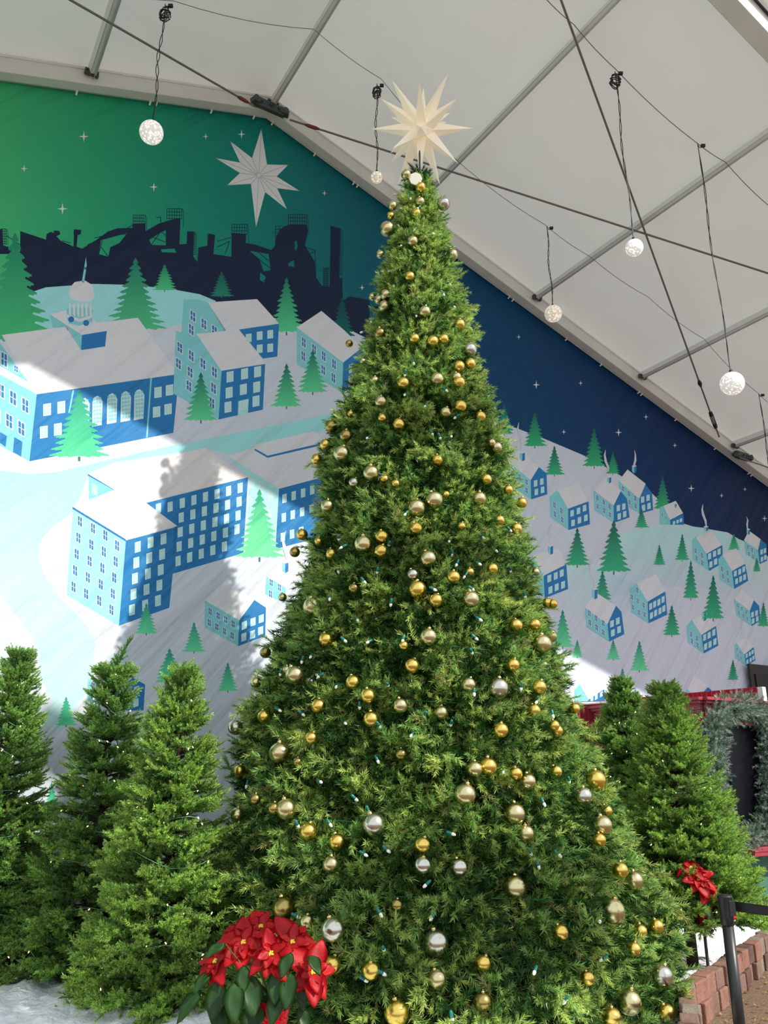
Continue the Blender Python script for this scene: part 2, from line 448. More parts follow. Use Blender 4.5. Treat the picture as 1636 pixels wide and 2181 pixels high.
# ------------------------------------------------------------------ globe pendants
def pendant(ax, ay, side, gx, gy, rpx, m, label, coil=True):
    top = on_roof(ax, ay, side, .24)
    # straight down from the wire to the height at which the globe hangs
    r = ray(gx, gy); k = Vector((top.x, top.y, 0)).dot(Vector((r.x, r.y, 0))) / (r.x ** 2 + r.y ** 2)
    zc = EYE + k * r.z
    dep = (top.y * math.cos(PITCH) + (zc - EYE) * math.sin(PITCH))
    R = rpx * dep / F_PX
    t = empty('globe_pendant', (top.x, top.y, zc), label, 'pendant light', 'light globes hung from the roof wires')
    bm = bmesh.new(); bmesh.ops.create_icosphere(bm, subdivisions=4, radius=R)
    o = obj('globe', bm, m, None, True); local(o, t)
    rnd = random.Random(int(gx))
    bm = bmesh.new(); L = top.z - zc
    for q in (0, 1):
        pts = []
        N = 40
        for i in range(N + 1):
            f = i / N; w = 0.012 * math.sin(f * PI)
            pts.append(Vector((w * math.sin(f * 26 + q * PI) + 0.015 * math.sin(f * 9) * f * (1 - f) * 4, w * math.cos(f * 22 + q * PI), R + (L - R) * f)))
        tube(bm, pts, 0.0045, 5)
    o = obj('cord', bm, M['black_wire'], None, True); local(o, t)
    bm = bmesh.new(); tube(bm, [Vector((0, 0, R - .005)), Vector((0, 0, R + .03))], .014, 10)
    o = obj('cord_grip', bm, M['black_wire'], None, True); local(o, t)
    bm = bmesh.new()
    if coil:
        for q in range(5):
            cz = L - .10 - .01 * q; rr = .06 + .02 * rnd.random(); tl = rnd.uniform(-.5, .5)
            pts = [Vector((rr * math.cos(a) * .6 + .015 * rnd.uniform(-1, 1), rr * .35 * math.sin(a + tl) + .01 * q, cz + rr * 1.25 * math.sin(a))) for a in [2 * PI * j / 18 for j in range(19)]]
            tube(bm, pts, 0.006, 5)
    box(bm, Vector((.06, 0, L - .03)), UX, UY, UZ, .05, .03, .035, .004)
    tube(bm, [Vector((.06, 0, L - .03)), Vector((.02, 0, L - .06)), Vector((0, 0, L - .02))], .005, 5)
    o = obj('cord_coil' if coil else 'plug', bm, M['black_wire'], None, True); local(o, t)
    return t
pendant(352, 8, -1, 318, 281, 25, M['globe_white'], 'large white light globe hanging in front of the green part of the banner')
pendant(803, 178, 1, 809, 378, 12.5, M['globe_warm'], 'smallest light globe, hanging just left of the tree top star')
pendant(1310, 152, 1, 1350, 528, 18.5, M['globe_white'], 'white light globe hanging where the two bracing cables cross')
pendant(1165, 482, 1, 1187, 667, 18.5, M['globe_warm'], 'warm dotted light globe hanging beside the blue banner, lower than the others left of it', coil=False)
pendant(1486, 306, 1, 1554, 818, 25, M['globe_white'], 'large bright light globe hanging on the longest cord at the right', coil=False)
pendant(1616, 838, 1, 1690, 1190, 22, M['globe_white'], 'light globe whose cord hangs at the far right photo edge', coil=False)

# ------------------------------------------------------------------ the printed banner
def ink(c):
    """vinyl inks are a little stronger than they look in the shade"""
    return tuple(min(.76, v * 1.30 + .003) if min(c) < .5 else min(.76, v * .92) for v in c)
class Art:
    def __init__(s): s.v = []; s.f = []; s.c = []; s.layer = 0
    def up(s): s.layer += 1
    def add(s, pts, cols):
        """pts in photo pixels on the wall"""
        n = WALL - 0.00105 - s.layer * 0.000012
        uv = [on_wall(x, y) for x, y in pts]
        i0 = len(s.v)
        for (u, z) in uv: s.v.append(T(u, n, max(z, 0.02)))
        for c in cols: s.c.append(ink(c))
        tris = tessellate_polygon([[Vector((u, z, 0)) for u, z in uv]])
        for a, b, c in tris: s.f.append((i0 + a, i0 + b, i0 + c))
art = Art()
def L1(x, y): return (x / 2.045, 150 + y / 2.045)
def L2(x, y): return (x / 2.045, 650 + y / 2.045)
def L3(x, y): return (x / 2.045, 1150 + y / 2.045)
def R1(x, y): return (1000 + x / 2.572, 600 + y / 2.572)
def R2(x, y): return (1000 + x / 2.572, 1000 + y / 2.572)
def B1f(x, y): return (1150 + x / 3.366, 1400 + y / 3.366)
CYA = lin((116, 184, 188)); BLU = lin((34, 108, 162)); WHT = lin((228, 230, 242)); SNO = lin((214, 222, 236))
NAV = lin((14, 30, 56)); PALE = lin((196, 228, 226)); HILL = lin((140, 200, 222)); ROAD = lin((150, 214, 212))
SKY = [(-9, (70, 170, 112)), (0.0, (56, 160, 104)), (1.5, (26, 138, 102)), (3.1, (2, 112, 104)), (5.1, (0, 80, 98)), (6.65, (0, 60, 96)), (8.5, (0, 52, 92)), (10.6, (0, 38, 82)), (13.5, (0, 27, 64)), (16, (0, 24, 58))]
def sky_at(u, z):
    for (a, ca), (b, cb) in zip(SKY[:-1], SKY[1:]):
        if u <= b:
            f = max(0, (u - a) / (b - a)); c = [ca[i] + (cb[i] - ca[i]) * f for i in range(3)]; break
    else: c = list(SKY[-1][1])
    g = max(0.0, min(1.0, (8.6 - z) / 2.2)) * max(0.0, min(1.0, (4.5 - u) / 4.5))
    c = [c[0] + 14 * g, c[1] + 14 * g, c[2] + 6 * g]
    return lin([max(0, min(255, v)) for v in c])
def P(fr, pts, col):
    q = [fr(*p) for p in pts] if fr else pts
    if callable(col):
        cols = [col(*p) for p in q]
    else: cols = [col] * len(q)
    art.add(q, cols)
def skyc(x, y): return sky_at(*on_wall(x, y))
# sky grid
def base_sky():
    n = WALL - 0.001
    us = [UL + 0.3 + i * (UR - UL - 0.6) / 70 for i in range(71)]
    for i in range(70):
        ua, ub = us[i], us[i + 1]
        ta, tb = HB - SL * abs(ua - U0), HB - SL * abs(ub - U0)
        for j in range(16):
            q = []
            for (u, t) in ((ua, ta), (ub, tb)):
                z0 = 3.0
                q.append((u, z0 + (t - z0) * j / 16, z0 + (t - z0) * (j + 1) / 16))
            pts = [(q[0][0], q[0][1]), (q[1][0], q[1][1]), (q[1][0], q[1][2]), (q[0][0], q[0][2])]
            i0 = len(art.v)
            for u, z in pts: art.v.append(T(u, n, z)); art.c.append(ink(sky_at(u, z)))
            art.f.append((i0, i0 + 1, i0 + 2)); art.f.append((i0, i0 + 2, i0 + 3))
base_sky()
def stroke(fr, pts, w, col):
    q = [Vector(fr(*p)) for p in pts]
    for a, b in zip(q[:-1], q[1:]):
        d = (b - a)
        if d.length < 1e-6: continue
        d.normalize(); nrm = Vector((-d.y, d.x)) * w / 2
        P(None, [tuple(a + nrm), tuple(b + nrm), tuple(b - nrm), tuple(a - nrm)], col)
art.up()
P(L1, [(-60, 700), (10, 690), (12, 760), (88, 790), (88, 700), (200, 737), (203, 712), (222, 703), (234, 708), (234, 697), (260, 700), (262, 714), (246, 722), (264, 742), (320, 767), (322, 716), (320, 712), (322, 692), (354, 695), (352, 714), (338, 718), (334, 768), (358, 776), (420, 738), (470, 702), (510, 688), (576, 686), (578, 668), (634, 666), (634, 700), (690, 668), (740, 652), (786, 642), (782, 758), (813, 755), (815, 700), (846, 702), (842, 810), (860, 836), (864, 772), (905, 762), (908, 710), (937, 716), (930, 800), (1008, 812), (1008, 708), (1072, 712), (1070, 752), (1110, 758), (1180, 782), (1196, 768), (1204, 720), (1222, 690), (1258, 672), (1336, 672), (1342, 700), (1328, 762), (1370, 832), (1376, 900), (1402, 938), (1436, 940), (1440, 676), (1482, 688), (1478, 905), (1490, 905), (1494, 1004), (1522, 984), (1610, 1000), (1610, 1180), (80, 1120), (110, 900), (88, 800), (-60, 800)], NAV)
art.up()
for h in ([(440, 740), (555, 708), (520, 752), (480, 770), (472, 812), (430, 800)], [(650, 738), (690, 712), (722, 696), (722, 762), (660, 760)],
          [(1088, 786), (1170, 800), (1178, 870), (1148, 876), (1132, 826)], [(1284, 745), (1292, 742), (1296, 765), (1290, 786), (1284, 780)],
          [(1255, 840), (1280, 826), (1282, 856), (1256, 852)], [(950, 740), (1004, 760), (996, 800), (945, 770)], [(1376, 850), (1400, 860), (1398, 925), (1380, 905)],
          [(700, 780), (760, 776), (768, 794), (706, 792)], [(1134, 880), (1160, 900), (1150, 925), (1132, 912)], [(1408, 860), (1428, 866), (1426, 930), (1410, 925)]):
    P(L1, h, skyc)
art.up()
def cage(x0, y0, x1, y1, nv=6, nh=3):
    for i in range(nv + 1):
        x = x0 + (x1 - x0) * i / nv; stroke(L1, [(x, y0 + 3 * math.sin(i)), (x, y1 + 4)], 1.2, NAV)
    for j in range(nh + 1):
        y = y0 + (y1 - y0) * j / nh; stroke(L1, [(x0, y), (x1, y + 1)], 1.3, NAV)
    stroke(L1, [(x1, y0), (x1 + 7, y0 + 12), (x1 + 7, y1 + 40)], 1.0, NAV)
cage(580, 630, 632, 670); cage(727, 602, 792, 645); cage(1010, 670, 1076, 712); cage(1256, 627, 1336, 672, 8); cage(1200, 678, 1250, 760, 3, 6)
cage(1446, 690, 1484, 890, 3, 22); cage(816, 705, 850, 800, 3, 12); cage(904, 712, 912, 800, 1, 10)
cage(6, 690, 28, 755, 3, 6); cage(1408, 860, 1430, 935, 4, 9)
for a in ([(640, 700), (600, 742)], [(660, 760), (700, 700), (722, 720)], [(650, 720), (720, 748)], [(610, 700), (640, 780)], [(945, 745), (1005, 728)], [(945, 770), (1000, 745), (980, 800)],
          [(1100, 800), (1175, 860)], [(1100, 770), (1170, 830)], [(430, 800), (445, 740)], [(440, 770), (475, 815)], [(380, 760), (430, 740), (440, 720)], [(410, 730), (440, 724)], [(410, 745), (440, 738)], [(550, 690), (590, 668)],
          [(680, 640), (700, 640), (700, 662)], [(525, 715), (555, 712)], [(270, 742), (308, 752)], [(28, 720), (60, 742), (88, 760)], [(1330, 770), (1372, 785), (1376, 900)], [(1340, 800), (1372, 790)], [(1136, 850), (1160, 905), (1140, 925)]):
    stroke(L1, a, 1.6, NAV)
# hill behind the town and all the snow
art.up()
P(L1, [(60, 1010), (130, 968), (200, 945), (400, 930), (560, 934), (650, 942), (760, 955), (870, 975), (940, 1004), (940, 1180), (650, 1180), (60, 1180)], HILL)
art.up()
snowtop = [(-900, 760), (-300, 720), (40, 712), (200, 706), (322, 700), (395, 690), (440, 645), (640, 690), (730, 695), (860, 760), (1000, 850), (1035, 892), (1100, 912), (1163, 936), (1241, 969), (1280, 989), (1320, 1012), (1390, 1052), (1455, 1115), (1475, 1121), (1550, 1134), (1636, 1185), (1720, 1240), (1780, 1290)]
for a, b in zip(snowtop[:-1], snowtop[1:]):
    P(None, [a, b, (b[0], max(b[1] + 30, 1420)), (a[0], max(a[1] + 30, 1420))], SNO)
    P(None, [(a[0], max(a[1] + 30, 1420)), (b[0], max(b[1] + 30, 1420)), (b[0], 1900), (a[0], 1900)], SNO)
art.up()
HB2 = lin((186, 218, 228))
def fade(y0, y1, c0, c1=SNO):
    def f(x, y):
        k = max(0, min(1, (y - y0) / (y1 - y0))); return tuple(c0[i] + (c1[i] - c0[i]) * k for i in range(3))
    return f
rh = [(1318, 1140), (1358, 1128), (1389, 1121), (1451, 1119), (1498, 1124), (1537, 1134), (1583, 1152), (1636, 1187), (1720, 1250)]
for a, b in zip(rh[:-1], rh[1:]): P(None, [a, b, (b[0], b[1] + 130), (a[0], a[1] + 130)], fade(1130, 1300, lin((160, 208, 218))))
art.up()
P(None, [(1206, 1198), (1270, 1206), (1350, 1241), (1458, 1292), (1400, 1330), (1206, 1320)], fade(1205, 1310, lin((172, 214, 226))))
# the road
art.up()
rd = [(724, 877), (540, 915), (340, 955), (230, 980), (120, 1006), (60, 1010), (0, 1002), (-300, 960), (-300, 1100), (0, 1266), (30, 1306), (72, 1360), (86, 1400), (84, 1440), (112, 1490), (98, 1545), (130, 1560), (162, 1502), (190, 1470), (203, 1372), (190, 1341), (166, 1311), (122, 1267), (93, 1223), (81, 1183), (88, 1150), (112, 1120), (156, 1090), (190, 1008), (245, 985), (440, 955), (490, 968), (724, 910)]
P(None, rd, lambda x, y: fade(900, 1250, lin((140, 204, 204)), lin((166, 216, 214)))(x, y))
def quad_pt(q, s, t):
    a = Vector(q[0]).lerp(Vector(q[1]), s); b = Vector(q[3]).lerp(Vector(q[2]), s); return a.lerp(b, t)
def win(fr, x, y, w, h, sl, wall, kind):
    """sl: slope of the wall's horizontals; kind 'c' on cyan (blue panes) or 'b' on blue (pale panes)"""
    def q(x0, x1, y0, y1): return [(x + x0, y + y0 + sl * x0), (x + x1, y + y0 + sl * x1), (x + x1, y + y1 + sl * x1), (x + x0, y + y1 + sl * x0)]
    art.layer += 0
    P(fr, q(-w / 2, w / 2, -h / 2, h / 2), WHT if kind == 'c' else lin((216, 238, 240)))
    L = art.layer; art.layer += 1
    m = w * .13; bar = w * .05
    pane = BLU if kind == 'c' else lin((150, 205, 205))
    rows = 2 if kind == 'c' else 3
    for i in (0, 1):
        for j in range(rows):
            x0 = -w / 2 + m if i == 0 else bar; x1 = -bar if i == 0 else w / 2 - m
            y0 = -h / 2 + m + (h - 2 * m) * j / rows + (bar if j else 0); y1 = -h / 2 + m + (h - 2 * m) * (j + 1) / rows - (bar if j < rows - 1 else 0)
            P(fr, q(x0, x1, y0, y1), pane)
    art.layer = L
def wins(fr, ctrs, w, h, sl, kind):
    art.up()
    for x, y in ctrs: win(fr, x, y, w, h, sl, None, kind)
    art.up()
def house(fr, cyan, roof, blue, cw, bw, csz, bsz, csl, bsl, chim=None):
    art.up()
    for poly, c in ((cyan, CYA), (blue, BLU), (roof, WHT)):
        if poly: P(fr, poly, c); art.up()
    wins(fr, cw, *csz, csl, 'c'); wins(fr, bw, *bsz, bsl, 'b')
    if chim:
        x0, y0, x1, y1 = chim; xm = x0 + (x1 - x0) * .5
        P(fr, [(x0, y0 + 4), (xm, y0 + 8), (xm, y1), (x0, y1 - 12)], CYA); P(fr, [(xm, y0 + 8), (x1, y0 + 4), (x1, y1 - 8), (xm, y1)], BLU)
        P(fr, [(x0 - 2, y0 + 3), (xm, y0 - 3), (x1 + 2, y0 + 3), (xm, y0 + 9)], WHT)
def tree(fr, x, y0, y1, hw, seed=0, c0=(16, 92, 84), c1=(84, 190, 134), tiers=9):
    art.up()
    rnd = random.Random(seed + int(x))
    H = y1 - y0
    def col(yy):
        k = max(0, min(1, (yy - y0) / H)); return lin([c0[i] + (c1[i] - c0[i]) * k for i in range(3)])
    sides = {-1: [], 1: []}
    la, lb = lin(c0), lin(c1)
    for s in (-1, 1):
        for k in range(tiers):
            b = y0 + H * (k + 1) / tiers * .985
            wb = hw * ((k + 1) / tiers) ** .95 * rnd.uniform(.88, 1.10)
            wi = hw * ((k + 1) / tiers) * .62
            sides[s] += [(x + s * wb * .96, b - H * .022), (x + s * wb, b - H * .006), (x + s * wb * .82, b - H * .004), (x + s * wb * .84, b + H * .010), (x + s * wi * 1.05, b - H * .004), (x + s * wi, b + H * .012)] if k < tiers - 1 else [(x + s * wb * .96, b - H * .022), (x + s * wb, b), (x + s * wb * .72, b - H * .008), (x + s * wb * .66, b + H * .018), (x + s * wb * .4, b - H * .004), (x + s * wb * .34, b + H * .02), (x + s * wb * .12, b)]
    out = [(x, y0)] + sides[1] + sides[-1][::-1]
    def lc(yy):
        k = max(0, min(1, (yy - y0) / H)); return tuple(la[i] + (lb[i] - la[i]) * k for i in range(3))
    art.add([fr(*p) for p in out], [lc(p[1]) for p in out])
    P(fr, [(x - hw * .04, y1 - 2), (x + hw * .04, y1 - 2), (x + hw * .04, y1 + H * .06), (x - hw * .04, y1 + H * .06)], lin((40, 110, 100)))
def star4(fr, x, y, r):
    pts = []
    for k in range(8):
        a = k * PI / 4 - PI / 2; rr = r * (1.0 if k % 4 == 0 else .85) if k % 2 == 0 else r * .2
        pts.append((x + rr * math.cos(a), y + rr * math.sin(a)))
    P(fr, pts, lin((232, 240, 240)))
art.up()
for s in ((365, 288, 25), (105, 428, 18), (670, 508, 21), (272, 603, 27), (896, 288, 15), (1052, 278, 21), (1413, 535, 13), (1577, 946, 13)): star4(L1, *s)
for s in ((270, 303, 15), (85, 482, 14), (366, 565, 24), (609, 556, 15), (967, 741, 17), (517, 823, 15), (817, 826, 23), (1125, 897, 15), (1215, 1132, 22), (1381, 1172, 14), (1509, 1137, 13)): star4(R1, *s)
star4(R2, 1617, 268, 18)
# the eight pointed star
art.up()
tips = [(1138, 255), (1255, 412), (1305, 525), (1250, 605), (1115, 682), (990, 500), (940, 382), (1002, 308)]
inn = [(1163, 410), (1205, 462), (1207, 513), (1155, 530), (1093, 494), (1045, 447), (1046, 402), (1098, 382)]
ctr = (1127, 458); ring = []
for a, b in zip(tips, inn): ring += [a, b]
P(L1, ring, lin((226, 230, 232)))
art.up()
for p in tips + inn: stroke(L1, [ctr, p], 0.9, lin((130, 140, 145)))
P(L1, [(ctr[0] + 12 * math.cos(k * PI / 8), ctr[1] + 12 * math.sin(k * PI / 8)) for k in range(16)], lin((170, 178, 182)))
art.up()
P(L1, [(ctr[0] + 9 * math.cos(k * PI / 8), ctr[1] + 9 * math.sin(k * PI / 8)) for k in range(16)], lin((226, 230, 232)))
# --- trees behind the town
tree(L1, 65, 705, 1180, 165, 1, (20, 120, 90), (62, 170, 110), 12)
tree(L1, 590, 815, 1130, 130, 2, (20, 110, 88), (70, 170, 120), 12)
tree(L1, 717, 845, 958, 55, 3, (24, 120, 92), (70, 180, 120))
tree(L1, 965, 875, 985, 52, 4, (10, 80, 76), (26, 120, 96))
tree(L1, 1490, 985, 1160, 60, 5, (4, 60, 70), (10, 90, 84))
tree(L1, 1248, 900, 1140, 78, 6, (14, 98, 84), (76, 186, 130), 11)
# --- hall with the cupola
art.up()
P(L2, [(-200, 100), (0, 130), (0, 165), (130, 345), (160, 388), (128, 680), (0, 612), (-200, 500)], CYA)
art.up()
P(L2, [(-120, 185), (0, 265), (130, 340), (160, 388), (0, 302), (-120, 232)], WHT)
P(L2, [(160, 388), (780, 300), (755, 556), (128, 680)], BLU)
P(L2, [(8, 130), (290, 93), (353, 195), (458, 180), (465, 112), (400, 80), (600, 55), (780, 300), (160, 390)], WHT)
P(L2, [(218, 42), (357, 128), (353, 196), (285, 95), (230, 100)], CYA)
art.up()
P(L2, [(218, 40), (290, 22), (405, 60), (465, 112), (357, 130)], WHT)
art.up()
P(L2, [(357, 130), (465, 112), (458, 180), (353, 196)], BLU)
P(L2, [(289, 20), (300, 10), (380, 10), (405, 22), (402, 72), (345, 90), (300, 80), (290, 50)], CYA)
art.up()
for k in range(6):
    x = 300 + k * 18; P(L2, [(x, -8 + 3 * (k % 2)), (x + 9, -8), (x + 9, 52), (x, 48 - 4 * abs(k - 3))], WHT)
P(L2, [(289, 22), (292, 40), (345, 60), (402, 42), (405, 25), (405, 34), (402, 54), (345, 74), (292, 52)], WHT)
for cx, cy in ((310, 62), (375, 78)): P(L2, [(cx + 13 * math.cos(k * PI / 8), cy + 13 * math.sin(k * PI / 8)) for k in range(16)], BLU)
P(L1, [(300, 975), (302, 950), (325, 922), (370, 915), (402, 935), (413, 985), (395, 1006), (350, 1008), (310, 998)], WHT)
P(L1, [(374, 812), (378, 850), (366, 925), (356, 922), (368, 850)], CYA)
P(L1, [(366, 856), (377, 856), (375, 868), (364, 866)], BLU)
art.up()
wins(L2, [(18, 237)], 32, 62, .55, 'c'); wins(L2, [(70, 278)], 20, 30, .5, 'c')
wins(L2, [(4, 372), (57, 405), (110, 437), (-14, 475), (40, 505), (93, 537)], 34, 62, .6, 'c')
P(L2, [(0, 552), (30, 570), (24, 618), (0, 600)], BLU); P(L2, [(62, 574), (98, 596), (92, 660), (56, 640)], BLU)
wins(L2, [(205, 455), (267, 445), (191, 553), (252, 541)], 34, 52, -.16, 'b')
wins(L2, [(688, 380), (738, 370), (682, 465), (732, 453)], 32, 46, -.16, 'b')
for x0, y0, y1 in ((316, 370, 470), (655, 316, 576)):
    P(L2, [(x0, y0), (x0 + 7, y0), (x0 - 12, y1), (x0 - 19, y1)], CYA)
art.up()
for cx, cy in ((366, 470), (422, 460), (486, 449), (546, 440), (604, 432)):
    w, h = 21, 66
    a = [(cx - w, cy + h + 4), (cx - w + 2, cy - h * .6), (cx - w * .5, cy - h * .9), (cx + 4, cy - h), (cx + w * .8, cy - h * .85), (cx + w + 4, cy - h * .6), (cx + w, cy + h - 4)]
    P(L2, a, lin((216, 238, 240)))
art.up()
for cx, cy in ((366, 470), (422, 460), (486, 449), (546, 440), (604, 432)):
    for i in range(3):
        for j in range(7):
            x = cx - 17 + i * 12.5 + (6 - j) * .6; y = cy + 56 - j * 16.5 - i * 1.5
            P(L2, [(x, y), (x + 10, y - 1.5), (x + 10.5, y - 13), (x + .5, y - 12)], lin((120, 190, 196)))
# --- the pair of houses in the middle
art.up()
P(L2, [(800, -25), (860, -25), (905, -12), (985, 112), (860, 125), (965, 285), (952, 498), (755, 385), (766, 112), (790, 118)], CYA)
P(L2, [(1040, 105), (1215, 82), (1208, 224), (1145, 233)], BLU)
P(L2, [(905, -12), (1120, -26), (1215, 80), (1040, 107), (980, 114)], WHT)
art.up()
wins(L2, [(840, 48), (888, 82), (934, 112), (833, 106), (783, 185), (833, 220), (884, 255), (934, 292), (777, 255), (828, 292), (930, 362), (823, 352), (923, 425)], 27, 46, .7, 'c')
wins(L2, [(1083, 143), (1131, 133), (1177, 127), (1131, 190), (1177, 186)], 25, 36, -.13, 'b')
P(L2, [(855, 125), (1040, 108), (1155, 256), (965, 286)], WHT)
P(L2, [(965, 286), (1155, 256), (1145, 455), (952, 498)], BLU)
wins(L2, [(1002, 312), (1065, 299), (1122, 290), (998, 381), (1060, 367), (1118, 357), (993, 444), (1115, 418)], 30, 46, -.2, 'b')
art.up(); P(L2, [(1038, 418), (1083, 408), (1080, 470), (1036, 482)], lin((150, 205, 205))); art.up(); win(L2, 1060, 436, 30, 40, -.2, None, 'b'); art.up()
house(L2, [(1293, 97), (1495, 250), (1490, 382), (1293, 257)], [(1293, 97), (1400, 25), (1500, 110), (1575, 182), (1495, 250)], [(1495, 250), (1590, 175), (1590, 375), (1490, 384)],
      [(1323, 162), (1368, 192), (1410, 222), (1455, 257), (1321, 222), (1408, 283), (1452, 317)], [(1530, 275), (1528, 335)], (21, 42), (20, 38), .72, -.4)
tree(L2, 875, 292, 503, 76, 7); tree(L2, 1248, 254, 442, 70, 8); tree(L2, 1362, 195, 380, 70, 9)
tree(L2, 345, 368, 662, 132, 10, (30, 130, 110), (76, 190, 140), 11)
# --- H5 behind the big block
art.up()
P(L2, [(995, 660), (1215, 800), (1205, 1062), (1075, 985), (1085, 750)], lin((150, 212, 206)))
P(L2, [(1215, 800), (1440, 740), (1420, 1005), (1200, 1062)], BLU)
P(L2, [(995, 658), (1110, 618), (1395, 600), (1440, 740), (1215, 800)], WHT)
art.up(); P(L2, [(1110, 625), (1165, 655), (1395, 602), (1395, 612), (1165, 665), (1108, 632)], BLU)
art.up(); P(L2, [(1100, 610), (1370, 548), (1410, 598), (1165, 656)], WHT)
wins(L2, [(1096, 775), (1138, 797), (1176, 828), (1090, 858), (1132, 880), (1170, 910)], 20, 40, .6, 'b')
wins(L2, [(1239, 842), (1279, 830), (1320, 818), (1360, 805), (1236, 925), (1275, 913), (1316, 900), (1357, 888), (1232, 1010), (1272, 997), (1312, 985)], 19, 38, -.25, 'b')
# --- the big L shaped block
art.up()
P(L2, [(385, 742), (500, 808), (440, 832), (388, 862)], CYA)
P(L2, [(635, 862), (1080, 750), (1060, 1080), (745, 1172), (760, 965)], BLU)
P(L2, [(318, 884), (548, 1025), (518, 1396), (290, 1262)], lin((138, 208, 200)))
P(L2, [(548, 1025), (773, 965), (737, 1318), (518, 1396)], BLU)
wins(L2, [(412, 803)], 24, 44, .5, 'b')
art.up()
P(L2, [(382, 742), (384, 734), (500, 800), (500, 808)], BLU); P(L2, [(316, 888), (316, 878), (548, 1016), (548, 1030)], BLU)
art.up()
P(L2, [(385, 736), (890, 622), (1080, 748), (635, 860), (772, 962), (548, 1020), (316, 878), (497, 804)], lin((232, 230, 230)))
cw = []
for j in range(5):
    for (xt, yt, xb, yb) in ((348, 942, 320, 1227), (405, 972, 375, 1257), (459, 1003, 432, 1287), (510, 1047, 485, 1327)):
        cw.append((xt + (xb - xt) * j / 4, yt + (yb - yt) * j / 4))
wins(L2, cw, 23, 46, .6, 'c')
bw = []
for j in range(5):
    for (xt, yt, xb, yb) in ((600, 1053, 575, 1327), (656, 1033, 632, 1307), (712, 1018, 688, 1287)):
        bw.append((xt + (xb - xt) * j / 4, yt + (yb - yt) * j / 4))
wins(L2, bw, 25, 46, -.3, 'b')
bw = [(690, 885), (741, 878)]
for j in range(5):
    for k in range(6):
        xt = 794 + 50.4 * k; yt = 862 - 13.2 * k
        if j == 4 and k == 5: continue
        bw.append((xt - 4.6 * j, yt + 63 * j - k * .6 * j))
wins(L2, bw, 22, 42, -.26, 'b')
tree(L2, 1130, 800, 1100, 105, 11, (40, 140, 110), (104, 206, 146), 11)
# --- small ones at the bottom left
house(L3, [(893, 262), (1042, 348), (1037, 462), (890, 380)], [(893, 264), (978, 180), (1108, 262), (1042, 350)], [(1042, 348), (1108, 262), (1158, 295), (1155, 418), (1037, 463)],
      [(915, 312), (950, 330), (983, 347), (1015, 366), (911, 360), (944, 378), (978, 398), (1011, 417)], [(1064, 372), (1102, 357), (1138, 343), (1062, 423), (1100, 412), (1135, 395)], (18, 32), (22, 34), .55, -.35)
house(L3, [(1160, 155), (1245, 205), (1240, 275), (1155, 236)], [(1158, 157), (1240, 88), (1320, 140), (1245, 208)], None, [(1181, 186), (1217, 207), (1178, 235)], [], (18, 32), (1, 1), .5, 0, (1228, 95, 1256, 145))
house(L3, [(383, 600), (500, 665), (495, 740), (380, 700)], [(383, 602), (450, 560), (578, 600), (500, 668)], [(500, 665), (578, 600), (632, 630), (625, 742), (495, 745)],
      [(405, 635), (403, 680), (425, 645)], [(595, 655), (592, 710)], (18, 32), (22, 34), .5, -.35)
for a in ((637, 275, 408, 54, 21), (845, 358, 487, 50, 22), (738, 472, 622, 70, 23), (992, 533, 658, 47, 24), (288, 683, 808, 50, 25), (225, 1055, 1200, 42, 26)):
    tree(L3, *a, (34, 130, 112), (92, 200, 146))
# --- the right hand village
for a in ((190, 668, 835, 54, 31), (357, 712, 902, 64, 32), (683, 798, 1012, 63, 33), (785, 928, 1052, 40, 34), (1058, 1062, 1245, 50, 35)):
    tree(R1, *a, (8, 84, 84), (46, 156, 104), 9)
tree(R1, 465, 898, 1058, 54, 36, (12, 80, 72), (50, 160, 112))
tree(R2, 1448, 352, 440, 36, 37, (20, 110, 90), (60, 170, 120))
house(R1, [(215, 988), (335, 1085), (338, 1192), (222, 1120)], [(213, 988), (270, 923), (380, 1015), (335, 1087)], [(335, 1085), (380, 1015), (422, 1050), (426, 1165), (338, 1193)],
      [(237, 1037), (274, 1067), (312, 1097), (238, 1085), (274, 1115), (312, 1143)], [(362, 1105), (396, 1095), (366, 1152), (400, 1140)], (17, 31), (19, 34), .75, -.25, (275, 933, 303, 985))
P(R1, [(160, 1050), (185, 1055), (228, 1092), (228, 1118), (160, 1120)], BLU)
house(R2, [(437, 150), (482, 112), (540, 214), (541, 332), (443, 262)], [(482, 112), (595, 75), (650, 174), (540, 215)], [(540, 214), (652, 175), (660, 300), (541, 332)],
      [(465, 195), (503, 225), (468, 245), (507, 275)], [(562, 240), (597, 227), (630, 212), (567, 293), (602, 278), (637, 265)], (17, 33), (19, 34), .75, -.3)
house(R2, [(817, 60), (930, 155), (930, 242), (870, 205), (822, 165)], [(817, 62), (865, 0), (965, 78), (930, 160)], [(930, 157), (962, 78), (1000, 130), (1006, 222), (930, 243)],
      [(840, 105), (873, 132), (908, 158), (876, 180), (910, 200)], [(948, 165), (978, 155), (953, 210), (983, 200)], (16, 30), (18, 33), .8, -.25, (890, -22, 914, 22))
house(R2, [(678, 112), (790, 195), (790, 291), (683, 222)], [(678, 113), (745, 42), (830, 115), (790, 197)], [(790, 195), (828, 118), (862, 160), (877, 262), (790, 293)],
      [(700, 155), (735, 180), (768, 203), (702, 202), (737, 225), (769, 248)], [(815, 212), (845, 203), (820, 257), (850, 245)], (16, 30), (18, 33), .8, -.25, (754, 38, 776, 78))
